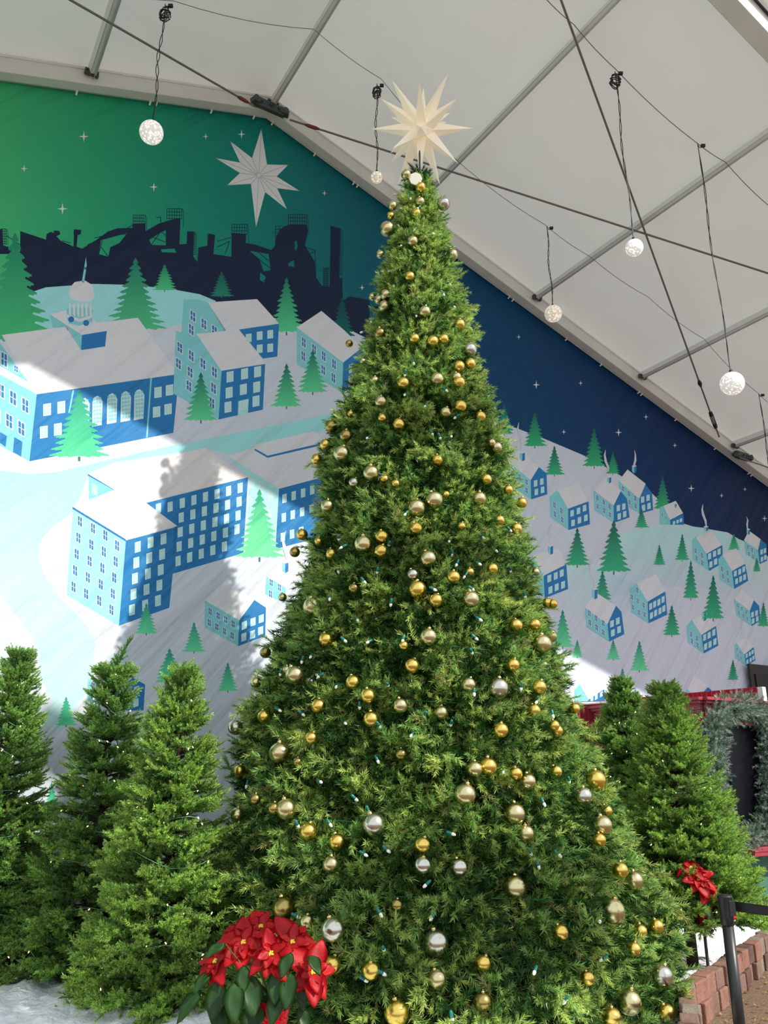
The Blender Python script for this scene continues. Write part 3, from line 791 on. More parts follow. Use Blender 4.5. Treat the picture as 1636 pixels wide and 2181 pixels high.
house(R2, [(1042, 207), (1062, 200), (1100, 275), (1100, 306), (1042, 305)], [(1062, 200), (1130, 172), (1170, 240), (1098, 276)], [(1098, 275), (1172, 243), (1175, 305), (1100, 305)],
      [(1055, 250), (1075, 265)], [(1120, 292), (1140, 285), (1158, 278)], (10, 18), (13, 18), .75, -.3, (1120, 183, 1134, 212))
P(R2, [(1035, 303), (1175, 303), (1215, 320), (1100, 325), (1035, 318)], lin((168, 210, 220)))
house(R2, [(1220, 385), (1243, 362), (1298, 460), (1312, 556), (1222, 495)], [(1240, 372), (1330, 335), (1382, 412), (1298, 462)], [(1298, 460), (1385, 414), (1388, 512), (1312, 556)],
      [(1238, 445), (1273, 470), (1243, 485), (1275, 512)], [(1315, 475), (1342, 462), (1367, 450), (1322, 520), (1348, 505)], (15, 30), (17, 32), .75, -.35, (1284, 310, 1308, 340))
house(R2, [(1362, 492), (1385, 466), (1438, 555), (1450, 654), (1370, 602)], [(1385, 466), (1460, 432), (1507, 515), (1438, 557)], [(1438, 555), (1510, 517), (1527, 610), (1450, 655)],
      [(1383, 545), (1413, 567), (1388, 585), (1417, 607)], [(1456, 570), (1480, 560), (1502, 547), (1463, 612), (1485, 600), (1507, 590)], (15, 28), (15, 30), .75, -.4)
house(R2, [(1505, 388), (1580, 440), (1590, 516), (1515, 465)], [(1503, 388), (1530, 335), (1595, 382), (1580, 442)], [(1580, 440), (1597, 385), (1627, 410), (1630, 500), (1590, 518)],
      [(1525, 425), (1548, 442), (1530, 462), (1552, 478)], [(1600, 452), (1618, 445), (1602, 492), (1620, 482)], (13, 24), (13, 26), .7, -.35, (1518, 325, 1536, 360))
house(R2, [(345, 470), (405, 580), (412, 690), (340, 640)], [(345, 470), (490, 432), (530, 520), (405, 582)], [(405, 580), (530, 520), (540, 655), (412, 705)],
      [], [(437, 597), (472, 583), (505, 568), (443, 660), (477, 645), (512, 632)], (1, 1), (21, 38), .7, -.4, (430, 415, 457, 468))
tree(R2, 728, 550, 735, 55, 40, (18, 96, 86), (60, 160, 120))
house(R2, [(632, 757), (755, 847), (765, 943), (640, 862)], [(632, 757), (690, 672), (802, 745), (755, 849)], [(755, 847), (802, 745), (832, 780), (848, 902), (765, 943)],
      [(656, 788), (693, 815), (732, 842), (659, 838), (696, 865), (732, 892)], [(780, 845), (812, 830), (785, 895), (819, 877)], (18, 34), (20, 36), .75, -.4, (670, 653, 700, 712))
house(R2, [(877, 652), (915, 625), (975, 722), (980, 843), (885, 780)], [(915, 625), (1020, 572), (1072, 668), (975, 724)], [(975, 722), (1072, 668), (1083, 795), (980, 843)],
      [(890, 700), (922, 720), (953, 743), (895, 755), (959, 795), (918, 662), (927, 783)], [(992, 750), (1014, 738), (1037, 727), (1060, 712), (996, 800), (1019, 787), (1043, 775), (1064, 762)], (16, 30), (16, 34), .75, -.5)
house(R2, [(1190, 857), (1218, 825), (1270, 905), (1283, 1008), (1195, 945)], [(1218, 825), (1300, 785), (1350, 856), (1270, 907)], [(1270, 905), (1350, 857), (1363, 965), (1283, 1008)],
      [(1213, 902), (1245, 925), (1218, 940), (1249, 962)], [(1288, 920), (1312, 908), (1338, 893), (1293, 970), (1317, 958), (1344, 943)], (15, 30), (17, 34), .75, -.5, (1272, 783, 1296, 832))
house(R2, [(1448, 708), (1535, 772), (1545, 858), (1463, 800)], [(1448, 709), (1490, 658), (1557, 715), (1535, 774)], [(1535, 772), (1557, 715), (1587, 748), (1593, 828), (1545, 858)],
      [(1468, 745), (1492, 762), (1517, 780), (1475, 785), (1500, 802), (1522, 818)], [(1550, 795), (1572, 787), (1553, 830), (1576, 818)], (12, 22), (14, 28), .7, -.4)
house(R2, [(1450, 965), (1462, 950), (1505, 1013), (1515, 1076), (1458, 1035)], [(1462, 950), (1515, 918), (1556, 972), (1505, 1014)], [(1505, 1012), (1556, 973), (1566, 1045), (1515, 1077)],
      [(1465, 985), (1482, 1000), (1470, 1020), (1488, 1035)], [(1518, 1020), (1535, 1010), (1550, 1000), (1522, 1053), (1540, 1043), (1555, 1032)], (10, 18), (11, 22), .7, -.5)
house(B1f, [(248, 232), (284, 192), (345, 305), (340, 345), (250, 345)], [(284, 192), (410, 130), (460, 228), (347, 305)], [(345, 305), (460, 228), (468, 340), (345, 345)],
      [], [(372, 300), (403, 285), (440, 265)], (1, 1), (20, 34), .6, -.6)
house(B1f, [(1045, 245), (1055, 225), (1090, 260), (1088, 290), (1050, 290)], [(1055, 226), (1100, 128), (1215, 205), (1120, 262), (1090, 262)], [(1180, 240), (1205, 214), (1230, 236), (1225, 280), (1180, 280)],
      [], [], (1, 1), (1, 1), 0, 0)
for a in ((590, 318, 525, 68, 41), (790, 278, 560, 95, 42), (942, 213, 318, 40, 43), (1040, 413, 522, 33, 44), (1165, 352, 496, 40, 45), (1573, 483, 558, 24, 46),
          (1212, 497, 705, 46, 47), (1335, 578, 818, 64, 48), (1108, 743, 908, 52, 49), (1610, 728, 858, 34, 50), (1443, 1042, 1152, 32, 51)):
    tree(R2, *a, (14, 88, 80), (50, 158, 112))
for a in ((510, 768, 972, 62, 52), (590, 933, 1028, 33, 53), (787, 932, 1040, 38, 54), (930, 938, 1102, 53, 55), (838, 1088, 1212, 38, 56)):
    tree(R2, *a, (24, 112, 96), (96, 200, 144))
# smoke wisps
art.up()
def wisp(fr, pts, w):
    q = [Vector(p) for p in pts]; L_, R_ = [], []
    n = len(q)
    for i, p in enumerate(q):
        ww = w * math.sin(PI * (i + .2) / n); L_.append((p.x - ww, p.y)); R_.append((p.x + ww, p.y))
    P(fr, L_ + R_[::-1], lin((214, 220, 226)))
wisp(R1, [(270, 772), (264, 800), (272, 830), (284, 860), (286, 890), (280, 915)], 7)
wisp(R1, [(745, 922), (740, 950), (746, 985), (758, 1015), (760, 1040)], 7)
wisp(R1, [(903, 922), (908, 950), (908, 980), (902, 1000), (905, 1015)], 6)
wisp(R2, [(1278, 190), (1274, 220), (1280, 250), (1292, 280), (1296, 308)], 7)
wisp(R2, [(1517, 258), (1524, 280), (1520, 300), (1522, 325)], 5)
wisp(R2, [(662, 500), (660, 540), (672, 580), (686, 610), (686, 650)], 8)
wisp(R2, [(445, 300), (437, 340), (440, 380), (444, 410)], 6)
wisp(R2, [(1490, 820), (1488, 850), (1492, 880), (1495, 905)], 3)
wisp(L3, [(1245, -40), (1232, 0), (1240, 40), (1252, 80), (1245, 100)], 8)

def banner_mat():
    m = bpy.data.materials.new('printed_vinyl'); m.use_nodes = True
    nt = m.node_tree; b = nt.nodes['Principled BSDF']
    a = nt.nodes.new('ShaderNodeAttribute'); a.attribute_name = 'Col'
    tc = nt.nodes.new('ShaderNodeTexCoord')
    # fine print grain
    n = nt.nodes.new('ShaderNodeTexNoise'); n.inputs['Scale'].default_value = 34; n.inputs['Detail'].default_value = 8; n.inputs['Roughness'].default_value = .8
    nt.links.new(tc.outputs['Object'], n.inputs['Vector'])
    mr = nt.nodes.new('ShaderNodeMapRange'); mr.inputs['From Min'].default_value = .3; mr.inputs['From Max'].default_value = .7; mr.inputs['To Min'].default_value = .93; mr.inputs['To Max'].default_value = 1.04
    nt.links.new(n.outputs['Fac'], mr.inputs['Value'])
    vm = nt.nodes.new('ShaderNodeVectorMath'); vm.operation = 'SCALE'
    nt.links.new(a.outputs['Color'], vm.inputs[0]); nt.links.new(mr.outputs['Result'], vm.inputs['Scale']); nt.links.new(vm.outputs['Vector'], b.inputs['Base Color'])
    b.inputs['Roughness'].default_value = 0.48; b.inputs['Specular IOR Level'].default_value = 0.16
    # creases: stretched diagonal noise, plus small crumples
    mp = nt.nodes.new('ShaderNodeMapping'); mp.inputs['Rotation'].default_value = (0, math.radians(-52), -YAW); mp.inputs['Scale'].default_value = (2.2, 1, .25)
    mp.vector_type = 'TEXTURE'
    mp.inputs['Scale'].default_value = (.35, 1, 3.2)
    mp.inputs['Rotation'].default_value = (0, math.radians(40), YAW)
    nt.links.new(tc.outputs['Object'], mp.inputs['Vector'])
    w = nt.nodes.new('ShaderNodeTexNoise'); w.inputs['Scale'].default_value = 1.3; w.inputs['Detail'].default_value = 3
    nt.links.new(mp.outputs['Vector'], w.inputs['Vector'])
    w2 = nt.nodes.new('ShaderNodeTexNoise'); w2.inputs['Scale'].default_value = 5; w2.inputs['Detail'].default_value = 3
    nt.links.new(tc.outputs['Object'], w2.inputs['Vector'])
    b1 = nt.nodes.new('ShaderNodeBump'); b1.inputs['Strength'].default_value = .5; b1.inputs['Distance'].default_value = .2
    nt.links.new(w.outputs['Fac'], b1.inputs['Height'])
    b2 = nt.nodes.new('ShaderNodeBump'); b2.inputs['Strength'].default_value = .25; b2.inputs['Distance'].default_value = .02
    nt.links.new(w2.outputs['Fac'], b2.inputs['Height']); nt.links.new(b1.outputs['Normal'], b2.inputs['Normal'])
    nt.links.new(b2.outputs['Normal'], b.inputs['Normal'])
    return m
me = bpy.data.meshes.new('banner_print')
me.from_pydata([tuple(v) for v in art.v], [], art.f)
ca = me.color_attributes.new('Col', 'FLOAT_COLOR', 'POINT')
ca.data.foreach_set('color', np.array([(*c, 1) for c in art.c], dtype=np.float32).ravel())
me.update()
# faces all look into the tent
bmx = bmesh.new(); bmx.from_mesh(me)
for f in bmx.faces:
    if f.normal.dot(NV) > 0: f.normal_flip()
bmx.to_mesh(me); bmx.free()
ban = empty('printed_banner', T(U0, WALL, 0), 'huge printed vinyl banner of a snowy village, steelworks skyline and green to blue night sky', 'banner')
link('banner_print', me, banner_mat(), ban)
bm = bmesh.new()
tube(bm, [T(UL + .3, WALL - .03, HB - SL * (U0 - UL - .3) + .01), T(U0 - .1, WALL - .03, HB + .0), T(U0 + .1, WALL - .03, HB), T(UR - .3, WALL - .03, HB - SL * (UR - .3 - U0) + .01)], .008, 6)
obj('edge_cord', bm, M['white_tie'], ban, True)
tie_px = [(162, 200), (318, 221), (331, 224), (448, 240), (538, 253), (577, 267), (667, 335), (750, 397), (758, 402), (1081, 645), (1089, 651), (1203, 735), (1277, 789), (1357, 846), (1363, 850), (1436, 904), (1520, 966), (1591, 1014), (1597, 1018)]
tie0 = None
for x, y in tie_px:
    u, z = on_wall(x, y)
    z = HB - SL * abs(u - U0)
    if tie0 is None:
        bm = bmesh.new()
        tube(bm, [Vector((0, 0, .03)) - NV * 0, Vector((0, 0, .075)) - NV * .035, Vector((0, 0, 0)) - NV * .055, Vector((0, 0, -.06)) - NV * .045, Vector((0, 0, -.065)) - NV * .01], .012, 6)
        tie0 = obj('zip_tie', bm, M['white_tie'], None, True); o = tie0
    else:
        o = tie0.copy(); C.objects.link(o)
    local(o, ban); o.location = T(u, WALL - .01, z) - Vector(ban.location)

# black framed opening at the right edge of the banner
bmf = bmesh.new()
oc = at_n(1640, 1440, WALL - .1); uo = oc.dot(TV)
t = empty('display_screen', T(uo + .35, WALL - .1, 0), 'black screen in a dark frame on the wall at the right photo edge', 'screen')
ul, _z = on_wall(1597, 1440, WALL - .1); _u, zt = on_wall(1597, 1414, WALL - .1)
z_b = 2.2
box(bmf, T(ul + 1.1, WALL - .1, (zt + z_b) / 2), TV, NV, UZ, 2.2, .05, zt - z_b, .01)
obj('frame', bmf, mat('brown_black_frame', lin((46, 36, 34)), .5), t)
bmf = bmesh.new(); box(bmf, T(ul + 1.12, WALL - .135, (zt - .12 + z_b) / 2), TV, NV, UZ, 2.05, .02, zt - z_b - .2)
obj('screen_panel', bmf, mat('black_screen', (0.006, 0.006, 0.008), .25), t)

# ------------------------------------------------------------------ needles
rng = np.random.default_rng(11)
def sprig_template(n, nlen, width, ang0, ang1, seed, start=0.05):
    r = np.random.default_rng(seed)
    V = np.zeros((n + 2, 3, 3)); K = np.zeros((n + 2, 3))
    for i in range(n):
        s = start + (1 - start) * (i + r.random()) / n
        az = r.random() * 2 * PI
        ang = math.radians(ang0 + (ang1 - ang0) * s + r.normal() * 9)
        d = np.array([math.cos(ang), math.sin(ang) * math.cos(az), math.sin(ang) * math.sin(az)])
        base = np.array([s, 0, 0]) ; L = nlen * (0.8 + .4 * r.random()) * (1.0 if s < .85 else .85)
        side = np.cross(d, r.normal(size=3)); side /= np.linalg.norm(side)
        V[i, 0] = base + side * width * .5; V[i, 1] = base - side * width * .5; V[i, 2] = base + d * L + np.array([0, 0, 0])
        K[i] = (.85, .85, 1.3)  # shade painted into the needle bases, light into the tips
    for j in (0, 1):        # the twig itself
        w = width * .9; o = np.array([0, w, 0]) if j else np.array([0, 0, w])
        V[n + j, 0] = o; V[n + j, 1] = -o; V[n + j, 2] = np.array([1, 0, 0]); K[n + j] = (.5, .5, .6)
    return V, K
def build_foliage(name, pos, dirs, scl, cols, temps, mat_, parent=None):
    N = len(pos); nt_ = len(temps)
    dirs = dirs / np.linalg.norm(dirs, axis=1, keepdims=True)
    rr = rng.normal(size=(N, 3)); y = np.cross(dirs, rr); y /= np.linalg.norm(y, axis=1, keepdims=True)
    z = np.cross(dirs, y)
    allv, allc = [], []
    for ti, (V, K) in enumerate(temps):
        idx = np.arange(ti, N, nt_)
        R = np.stack([dirs[idx], y[idx], z[idx]], axis=1)          # rows are the local axes
        v = np.einsum('mkj,njl->nmkl', V, R) * scl[idx][:, None, None, None] + pos[idx][:, None, None, :]
        jit = 1 + .18 * rng.normal(size=(len(idx), V.shape[0], 1, 1)).clip(-2, 2)
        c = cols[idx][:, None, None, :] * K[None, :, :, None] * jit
        allv.append(v.reshape(-1, 3)); allc.append(c.reshape(-1, 3))
    v = np.concatenate(allv).astype(np.float32); c = np.concatenate(allc).clip(0, 1).astype(np.float32)
    nv = len(v); nf = nv // 3
    me = bpy.data.meshes.new(name)
    me.vertices.add(nv); me.vertices.foreach_set('co', v.ravel())
    me.loops.add(nv); me.loops.foreach_set('vertex_index', np.arange(nv, dtype=np.int32))
    me.polygons.add(nf); me.polygons.foreach_set('loop_start', np.arange(0, nv, 3, dtype=np.int32))
    try: me.polygons.foreach_set('loop_total', np.full(nf, 3, dtype=np.int32))
    except Exception: pass
    me.update(calc_edges=True)
    ca = me.color_attributes.new('Col', 'FLOAT_COLOR', 'POINT')
    rgba = np.ones((nv, 4), dtype=np.float32); rgba[:, :3] = c
    ca.data.foreach_set('color', rgba.ravel())
    return link(name, me, mat_, parent)

# ------------------------------------------------------------------ the big tree
TX, TY = 0.36, 7.0
PZ = [0.0, .11, .43, .77, 1.12, 1.47, 1.83, 2.6, 3.43, 4.33, 5.3, 6.33, 6.88, 7.45, 7.66]
PR = [1.95, 1.95, 1.90, 1.80, 1.66, 1.56, 1.47, 1.26, 1.04, .83, .62, .45, .35, .19, .03]
def bigR(z): return float(np.interp(z, PZ, PR))
def bigRv(z, th):
    base = np.maximum(.02, np.interp(z, PZ, PR) - .085 - .02 * np.sin(z * 2.2))
    lump = 1 + .05 * np.sin(3 * th + 2.1 * z) + .04 * np.sin(7 * th - 4.7 * z) + .03 * np.sin(13 * th + 9 * z)
    left = 1 + (.10 * np.exp(-((z - 3.3) / 1.4) ** 2) + .17 * np.exp(-((z - 4.5) / .8) ** 2)) * np.maximum(0, -np.cos(th))       # fuller on its left side
    right = 1 - (.05 * np.exp(-((z - 3.3) / 1.4) ** 2) + .08 * np.exp(-((z - 1.75) / .7) ** 2)) * np.maximum(0, np.cos(th))
    return base * lump * left * right
GOLD, CHA, SIL, DRK = 'G', 'C', 'S', 'D'
BAUB = '''865 372 10.5 C;896 399 11 G;895 430 10.5 C;887 454 10 G;836 438 10 C;832 459 8 G;945 434 14 S;825 488 16.5 C;879 514 12 C;810 542 9 C;963 543 13 C;873 589 11 G;822 628 12 C;808 638 11 C;793 632 8 C;819 653 13 C;905 664 13 C;979 691 12 G;809 710 12 D;883 721 11 G;922 727 12.5 G;945 722 11 G;744 732 8 D;1001 745 15 S;
1002 775 12 G;978 780 12 G;973 803 10 C;978 815 13.5 G;859 816 13 G;931 808 15 C;773 769 6 C;798 810 9 C;811 856 13 C;981 865 13 G;949 879 12.5 C;747 881 7 G;814 890 9 G;849 904 13.5 G;706 908 14 D;737 928 13 D;1023 887 12 G;694 947 12.5 G;727.5 966 17 C;675 979 12.5 G;790.5 1008 17.5 C;819 1020 9 G;843 1030 9 G;754 1028 11 S;932 980 12 G;1036 1021 12 G;925 1065 19 C;887 1082 19 C;1021 1062 15 C;697.5 1078 14 C;1047 943 9 C;1058 953 12 C;
950 1053 8 G;1083 1043 10 G;1111 1071 12 G;1064 1108 11 G;983 1121 9 G;1100 1126 13 G;886 1126 14 G;912 1190 18 C;966 1229 14 G;1001 1218 9 G;1049 1211 12 G;1141 1218 9 C;879 1224 13 S;889 1256 20 G;929 1279 15 G;1003 1276 18 C;1166 1284 11 G;1178 1286 10 G;
643.5 1139 12.5 G;628 1176 11 D;679 1153 9 G;707 1180 13 G;774 1159 19 C;813 1143 14 G;811.5 1174 14.5 G;753.5 1253 11 D;665.5 1292 20 C;694.5 1362 15 G;913 1356 18 C;860 1375 10 G;602 1272 9 C;
565.5 1390 12 D;628 1438 20 C;611 1427 9 C;545 1454 12 C;752 1453 15.5 G;784 1482 16 G;678.5 1504 16 G;853 1503 16 C;790.5 1532 17 G;562 1526 14 G;501 1549 16 S;663 1572 13.5 G;596 1604 23 C;634 1623 10 D;854 1607 13 D;510.5 1642 13 G;878 1418 16 G;
1099 1332 14.5 G;1139 1330 13 G;1172 1354 15 C;1155 1371 20 C;1093 1416 14 G;998 1458 15.5 C;1062 1466 22.5 S;1149 1463 15 G;939.5 1518 15.5 C;1138 1513 13.5 G;1224 1509 12 G;1067 1555 16 G;1180 1545 12 G;1187 1556 12.5 G;1011 1638 17 C;1040 1632 19 G;1099 1647 14 G;1124.5 1664 17 C;1184.5 1643 13 G;
543.5 1702 12 D;583 1722 13 D;610 1723 22 C;506 1735 15 C;656.5 1771 18.5 G;718 1793.5 18 G;797 1756 25 S;705 1842 18 C;604 1935 24 D;653.5 1964 15 C;708.5 1980 25 S;845 1928 13 D;
990.5 1692 23 C;1096 1733 23 C;1120 1775 18 C;899.7 1800 17 G;900 1843 18 S;977 1848 19 S;1096.5 1891 25 C;1194 1986 17 G;
1269.5 1661 21 G;1242.6 1695.6 19 S;1291.5 1727 13 G;1284 1757 20 C;1277 1788.5 14 G;1321 1853 17 G;1351 1875 19 C;
928 2008 27 S;707 2054.6 19 G;790 2068 19 G;930.6 2086 20 C;1029.6 2052 17 G;1028 2134 19 D;845 2157 27 G;
1305 1940 26 C;1363.6 1983.7 15 G;1398.6 1972.7 15 G;1350 2021.6 15 G;1411 2078 22 S;1251 2084 15 G;1340.4 2134 26 C;1420 2157 18 G;1303 2167 20 G'''
baubles = []
for part in BAUB.replace('\n', '').split(';'):
    if part.strip():
        a = part.split(); baubles.append((float(a[0]), float(a[1]), float(a[2]), a[3]))
def on_tree(x, y, off=0.0):
    """first meeting of the sight line with the tree's outer surface (or its closest approach at the rim)"""
    r = ray(x, y); best = None
    for i in range(900):
        k = 3.6 + i * 0.005
        p = EYEV + r * k
        dx, dy = p.x - TX, p.y - TY
        th = math.atan2(dy, dx)
        R_ = float(bigRv(p.z, th)) + off
        dd = math.hypot(dx, dy) - R_
        if best is None or dd < best[0]: best = (dd, p)
        if dd <= 0: return p
    return best[1]
bpos = []
for (x, y, rp_, k) in baubles:
    p = on_tree(x, y, 0.03)
    dep = p.y * math.cos(PITCH) + (p.z - EYE) * math.sin(PITCH)
    bpos.append((p, rp_ * dep / F_PX))
BP = np.array([list(p) for p, r in bpos]); BR = np.array([r for p, r in bpos])

def big_tree():
    t = empty('christmas_tree', (TX, TY, 0), 'towering green artificial fir in the middle, covered in gold and silver baubles', 'christmas tree')
    # clusters = branch tips
    P_, D_, S_, Cc = [], [], [], []
    zz = np.linspace(0.05, 7.62, 600); w = np.interp(zz, PZ, PR) + .05; w /= w.sum()
    NC = 4300
    z = rng.choice(zz, NC, p=w) + rng.normal(size=NC) * .01
    front = rng.random(NC) < .80
    th = np.where(front, -PI / 2 + rng.uniform(-1.9, 1.9, NC), PI / 2 + rng.uniform(-1.3, 1.3, NC))
    R0_ = bigRv(z, th)
    tx_, ty_ = th * R0_, z
    tuft = np.sin(tx_ * 17 + 2 * np.sin(ty_ * 9)) * np.sin(ty_ * 21 + 2 * np.sin(tx_ * 11)) + .7 * np.sin(tx_ * 8.3 + ty_ * 5) * np.sin(ty_ * 9.1 - tx_ * 3)
    R_ = (R0_ + .055 * tuft * np.minimum(1, R0_ + .3)) * rng.uniform(.92, 1.02, NC) - rng.exponential(.05, NC) * np.minimum(1, R0_)
    tip = np.stack([TX + R_ * np.cos(th), TY + R_ * np.sin(th), z], 1)
    out = np.stack([np.cos(th), np.sin(th), np.zeros(NC)], 1)
    tang = np.stack([-np.sin(th), np.cos(th), np.zeros(NC)], 1)
    bd = out * .8 + tang * (rng.normal(size=NC) * .45)[:, None]
    bd[:, 2] += rng.normal(size=NC) * .35 + .08
    bd /= np.linalg.norm(bd, axis=1, keepdims=True)
    hue = rng.random(NC); bright = rng.uniform(.75, 1.25, NC)
    BL = rng.uniform(.17, .27, NC) * np.interp(z, [0, 6, 7.6], [1.1, .8, .5])
    for j in range(8):
        s = j / 7.0
        p = tip - bd * (BL * (1 - s) * 1.0)[:, None]
        if j == 7: d = bd.copy()
        else:
            side = np.cross(bd, rng.normal(size=(NC, 3))); side /= np.linalg.norm(side, axis=1, keepdims=True)
            d = bd * .75 + side * .8
        d = d + rng.normal(size=(NC, 3)) * .12
        P_.append(p); D_.append(d); S_.append(rng.uniform(.085, .125, NC) * np.interp(z, [0, 7], [1.12, .95]))
        g = (np.array([0.58, 0.72, 0.19])[None] * (1 - hue[:, None]) + np.array([0.20, 0.42, 0.11])[None] * hue[:, None]) * bright[:, None] * rng.uniform(.85, 1.15, (NC, 1))
        yel = rng.random(NC) < .05
        g[yel] = np.array([.45, .46, .16]) * rng.uniform(.7, 1.1, (yel.sum(), 1))
        Cc.append(g)
    # inner filling, shorter and deeper, colour darkened to paint shade in the gaps
    NI = 13000
    zi = rng.choice(zz, NI, p=w); thi = rng.uniform(-PI, PI, NI)
    thi = np.where(rng.random(NI) < .7, -PI / 2 + rng.uniform(-1.8, 1.8, NI), thi)
    Ri = bigRv(zi, thi) - rng.uniform(.08, .26, NI)
    Ri = np.maximum(Ri, .02)
    P_.append(np.stack([TX + Ri * np.cos(thi), TY + Ri * np.sin(thi), zi], 1))
    D_.append(np.stack([np.cos(thi), np.sin(thi), rng.normal(size=NI) * .4], 1) + rng.normal(size=(NI, 3)) * .5)
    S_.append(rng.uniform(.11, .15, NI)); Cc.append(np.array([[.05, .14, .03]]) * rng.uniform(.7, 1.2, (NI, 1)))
    P_ = np.concatenate(P_); D_ = np.concatenate(D_); S_ = np.concatenate(S_); Cc = np.concatenate(Cc)
    keep = (P_[:, 2] > .05)
    # leave room round each bauble where it hangs
    mid = P_ + D_ / np.linalg.norm(D_, axis=1, keepdims=True) * (S_ * .5)[:, None]
    for (p, r) in zip(BP, BR):
        o = np.array([p[0] - TX, p[1] - TY, 0.0]); o /= max(1e-6, np.linalg.norm(o))
        for q, rr in ((p, r + .035), (p + o * (r + .05), r + .02), (p + o * (2 * r + .08) + np.array([0, 0, -.03]), r)):
            keep &= ((mid - q) ** 2).sum(1) > rr * rr
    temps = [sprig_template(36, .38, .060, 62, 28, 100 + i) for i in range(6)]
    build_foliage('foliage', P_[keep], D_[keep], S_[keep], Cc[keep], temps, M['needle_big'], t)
    # added dark cone blocking see-through, its colour painting the shade in the gaps
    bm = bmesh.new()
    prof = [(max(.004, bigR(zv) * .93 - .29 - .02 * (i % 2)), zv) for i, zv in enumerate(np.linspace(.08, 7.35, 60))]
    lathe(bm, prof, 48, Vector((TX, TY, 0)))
    obj('shade_core', bm, M['core'], t, True)
    bm = bmesh.new(); tube(bm, [Vector((TX, TY, 0)), Vector((TX, TY, 3)), Vector((TX, TY, 7.62))], [.12, .08, .02], 12)
    obj('trunk', bm, M['bark'], t, True)
    return t
tree_root = big_tree()

# ------------------------------------------------------------------ baubles
COLN = {'G': 'gold', 'C': 'pale champagne', 'S': 'silver', 'D': 'dark gold'}
CMAT = {'G': 'gold', 'C': 'champagne', 'S': 'silver', 'D': 'bronze'}
def ball_mesh():
    bm = bmesh.new(); bmesh.ops.create_uvsphere(bm, u_segments=40, v_segments=24, radius=1.0)
    me = bpy.data.meshes.new('bauble'); bm.to_mesh(me); bm.free(); me.shade_smooth(); return me
def cap_mesh():
    bm = bmesh.new()
    lathe(bm, [(.20, .96), (.21, .985), (.20, 1.10), (.17, 1.13), (0, 1.135)], 16)
    tube(bm, [Vector((.07 * math.cos(a), 0, 1.2 + .08 * math.sin(a))) for a in [i * PI / 6 for i in range(13)]], .014, 5)
    me = bpy.data.meshes.new('cap'); bm.to_mesh(me); bm.free(); me.shade_smooth(); me.materials.append(M['cap']); return me
bmesh_by = {}
for k in CMAT:
    me = ball_mesh(); me.materials.append(M[CMAT[k]]); bmesh_by[k] = me
capm = cap_mesh()
def height_words(y):
    for lim, w_ in ((480, 'at the tip'), (760, 'on the top third'), (1100, 'above the middle'), (1450, 'around the middle'), (1750, 'below the middle'), (1960, 'on the lower part'), (9999, 'near the foot')):
        if y < lim: return w_
used_labels = set()
first_cap = None
rb = random.Random(5)
for i, ((x, y, rpx, k), (p, R_)) in enumerate(zip(baubles, bpos)):
    real = 'large' if R_ > .068 else ('medium' if R_ > .052 else 'small')
    lab = '%s %s bauble %s of the big tree, %d%% down, %d%% across' % (real, COLN[k], height_words(y), round(y / 21.81), round(x / 16.36))
    if lab in used_labels:
        lab = lab.replace('bauble', 'bauble tucked behind')
    used_labels.add(lab)
    b = bpy.data.objects.new('bauble', bmesh_by[k]); C.objects.link(b)
    b.location = p; b.scale = (R_, R_, R_)
    th = math.atan2(p.y - TY, p.x - TX)
    b.rotation_euler = (rb.uniform(-.35, .35), rb.uniform(-.35, .35), th)
    tag(b, lab, 'bauble', 'gold and silver baubles on the big tree')
    if first_cap is None:
        cp = bpy.data.objects.new('cap', capm); first_cap = cp
    else: cp = first_cap.copy()
    C.objects.link(cp); local(cp, b)

# ------------------------------------------------------------------ string of frosted bulbs on the big tree
BULBS = [(874, 419), (892, 442), (885, 487), (854, 524), (919, 497), (934, 499), (957, 604), (830, 577), (943, 624), (887, 672), (966, 653), (793, 684), (773, 707),
 (880, 770), (863, 795), (863, 840), (948, 829), (907, 863), (919, 921), (936, 929), (960, 928), (783, 932), (973, 887), (812, 1012), (865, 1093), (721, 1145), (731, 1164), (829, 1158), (957, 1152), (962, 1177), (974, 1199), (804, 1215), (774, 1236), (720, 1213), (833, 1283), (760, 1320), (732, 1362), (787, 1366), (859, 1360), (922, 1254), (703, 1272),
 (1085, 1127), (1054, 1170), (1019, 1200), (1087, 1213), (1118, 1267), (1026, 1143), (992, 1225), (1004, 1253), (663, 1397), (644, 1405), (598, 1432), (682, 1439), (718, 1461), (826, 1458), (766, 1502), (592, 1511), (642, 1519), (807, 1544), (733, 1538), (510, 1558), (803, 1617), (681, 1664), (526, 1670),
 (1020, 1318), (1011, 1357), (1004, 1387), (1010, 1473), (1111, 1462), (1145, 1493), (961, 1540), (878, 1564), (905, 1522), (1156, 1410), (1177, 1520), (1072, 1642), (1212, 1661), (755, 1699), (784, 1725), (701, 1752), (633, 1755), (774, 1818), (823, 1808), (630, 1950), (808, 1943), (817, 2020), (960, 1775), (910, 1882), (922, 1951), (1157, 1708), (1129, 1814), (1188, 1818), (1146, 1841), (1286, 2042), (1140, 2066), (1206, 2128), (774, 2085), (813, 2072), (1278, 1960), (962, 2165)]
ls = empty('light_string', (TX, TY - 1.2, 1.0), 'string of frosted white bulbs in teal sockets wound through the big tree', 'string lights')
bm = bmesh.new()
bmesh.ops.create_uvsphere(bm, u_segments=12, v_segments=8, radius=1)
for v in bm.verts: v.co = Vector((v.co.x * .0125, v.co.y * .0125, -.018 + v.co.z * (.024 if v.co.z < 0 else .016)))
bulb_me = bpy.data.meshes.new('bulb'); bm.to_mesh(bulb_me); bm.free(); bulb_me.shade_smooth(); bulb_me.materials.append(M['bulb'])
bm = bmesh.new(); lathe(bm, [(.0105, -.008), (.0115, .0), (.0105, .03), (.007, .036), (0, .037)], 12)
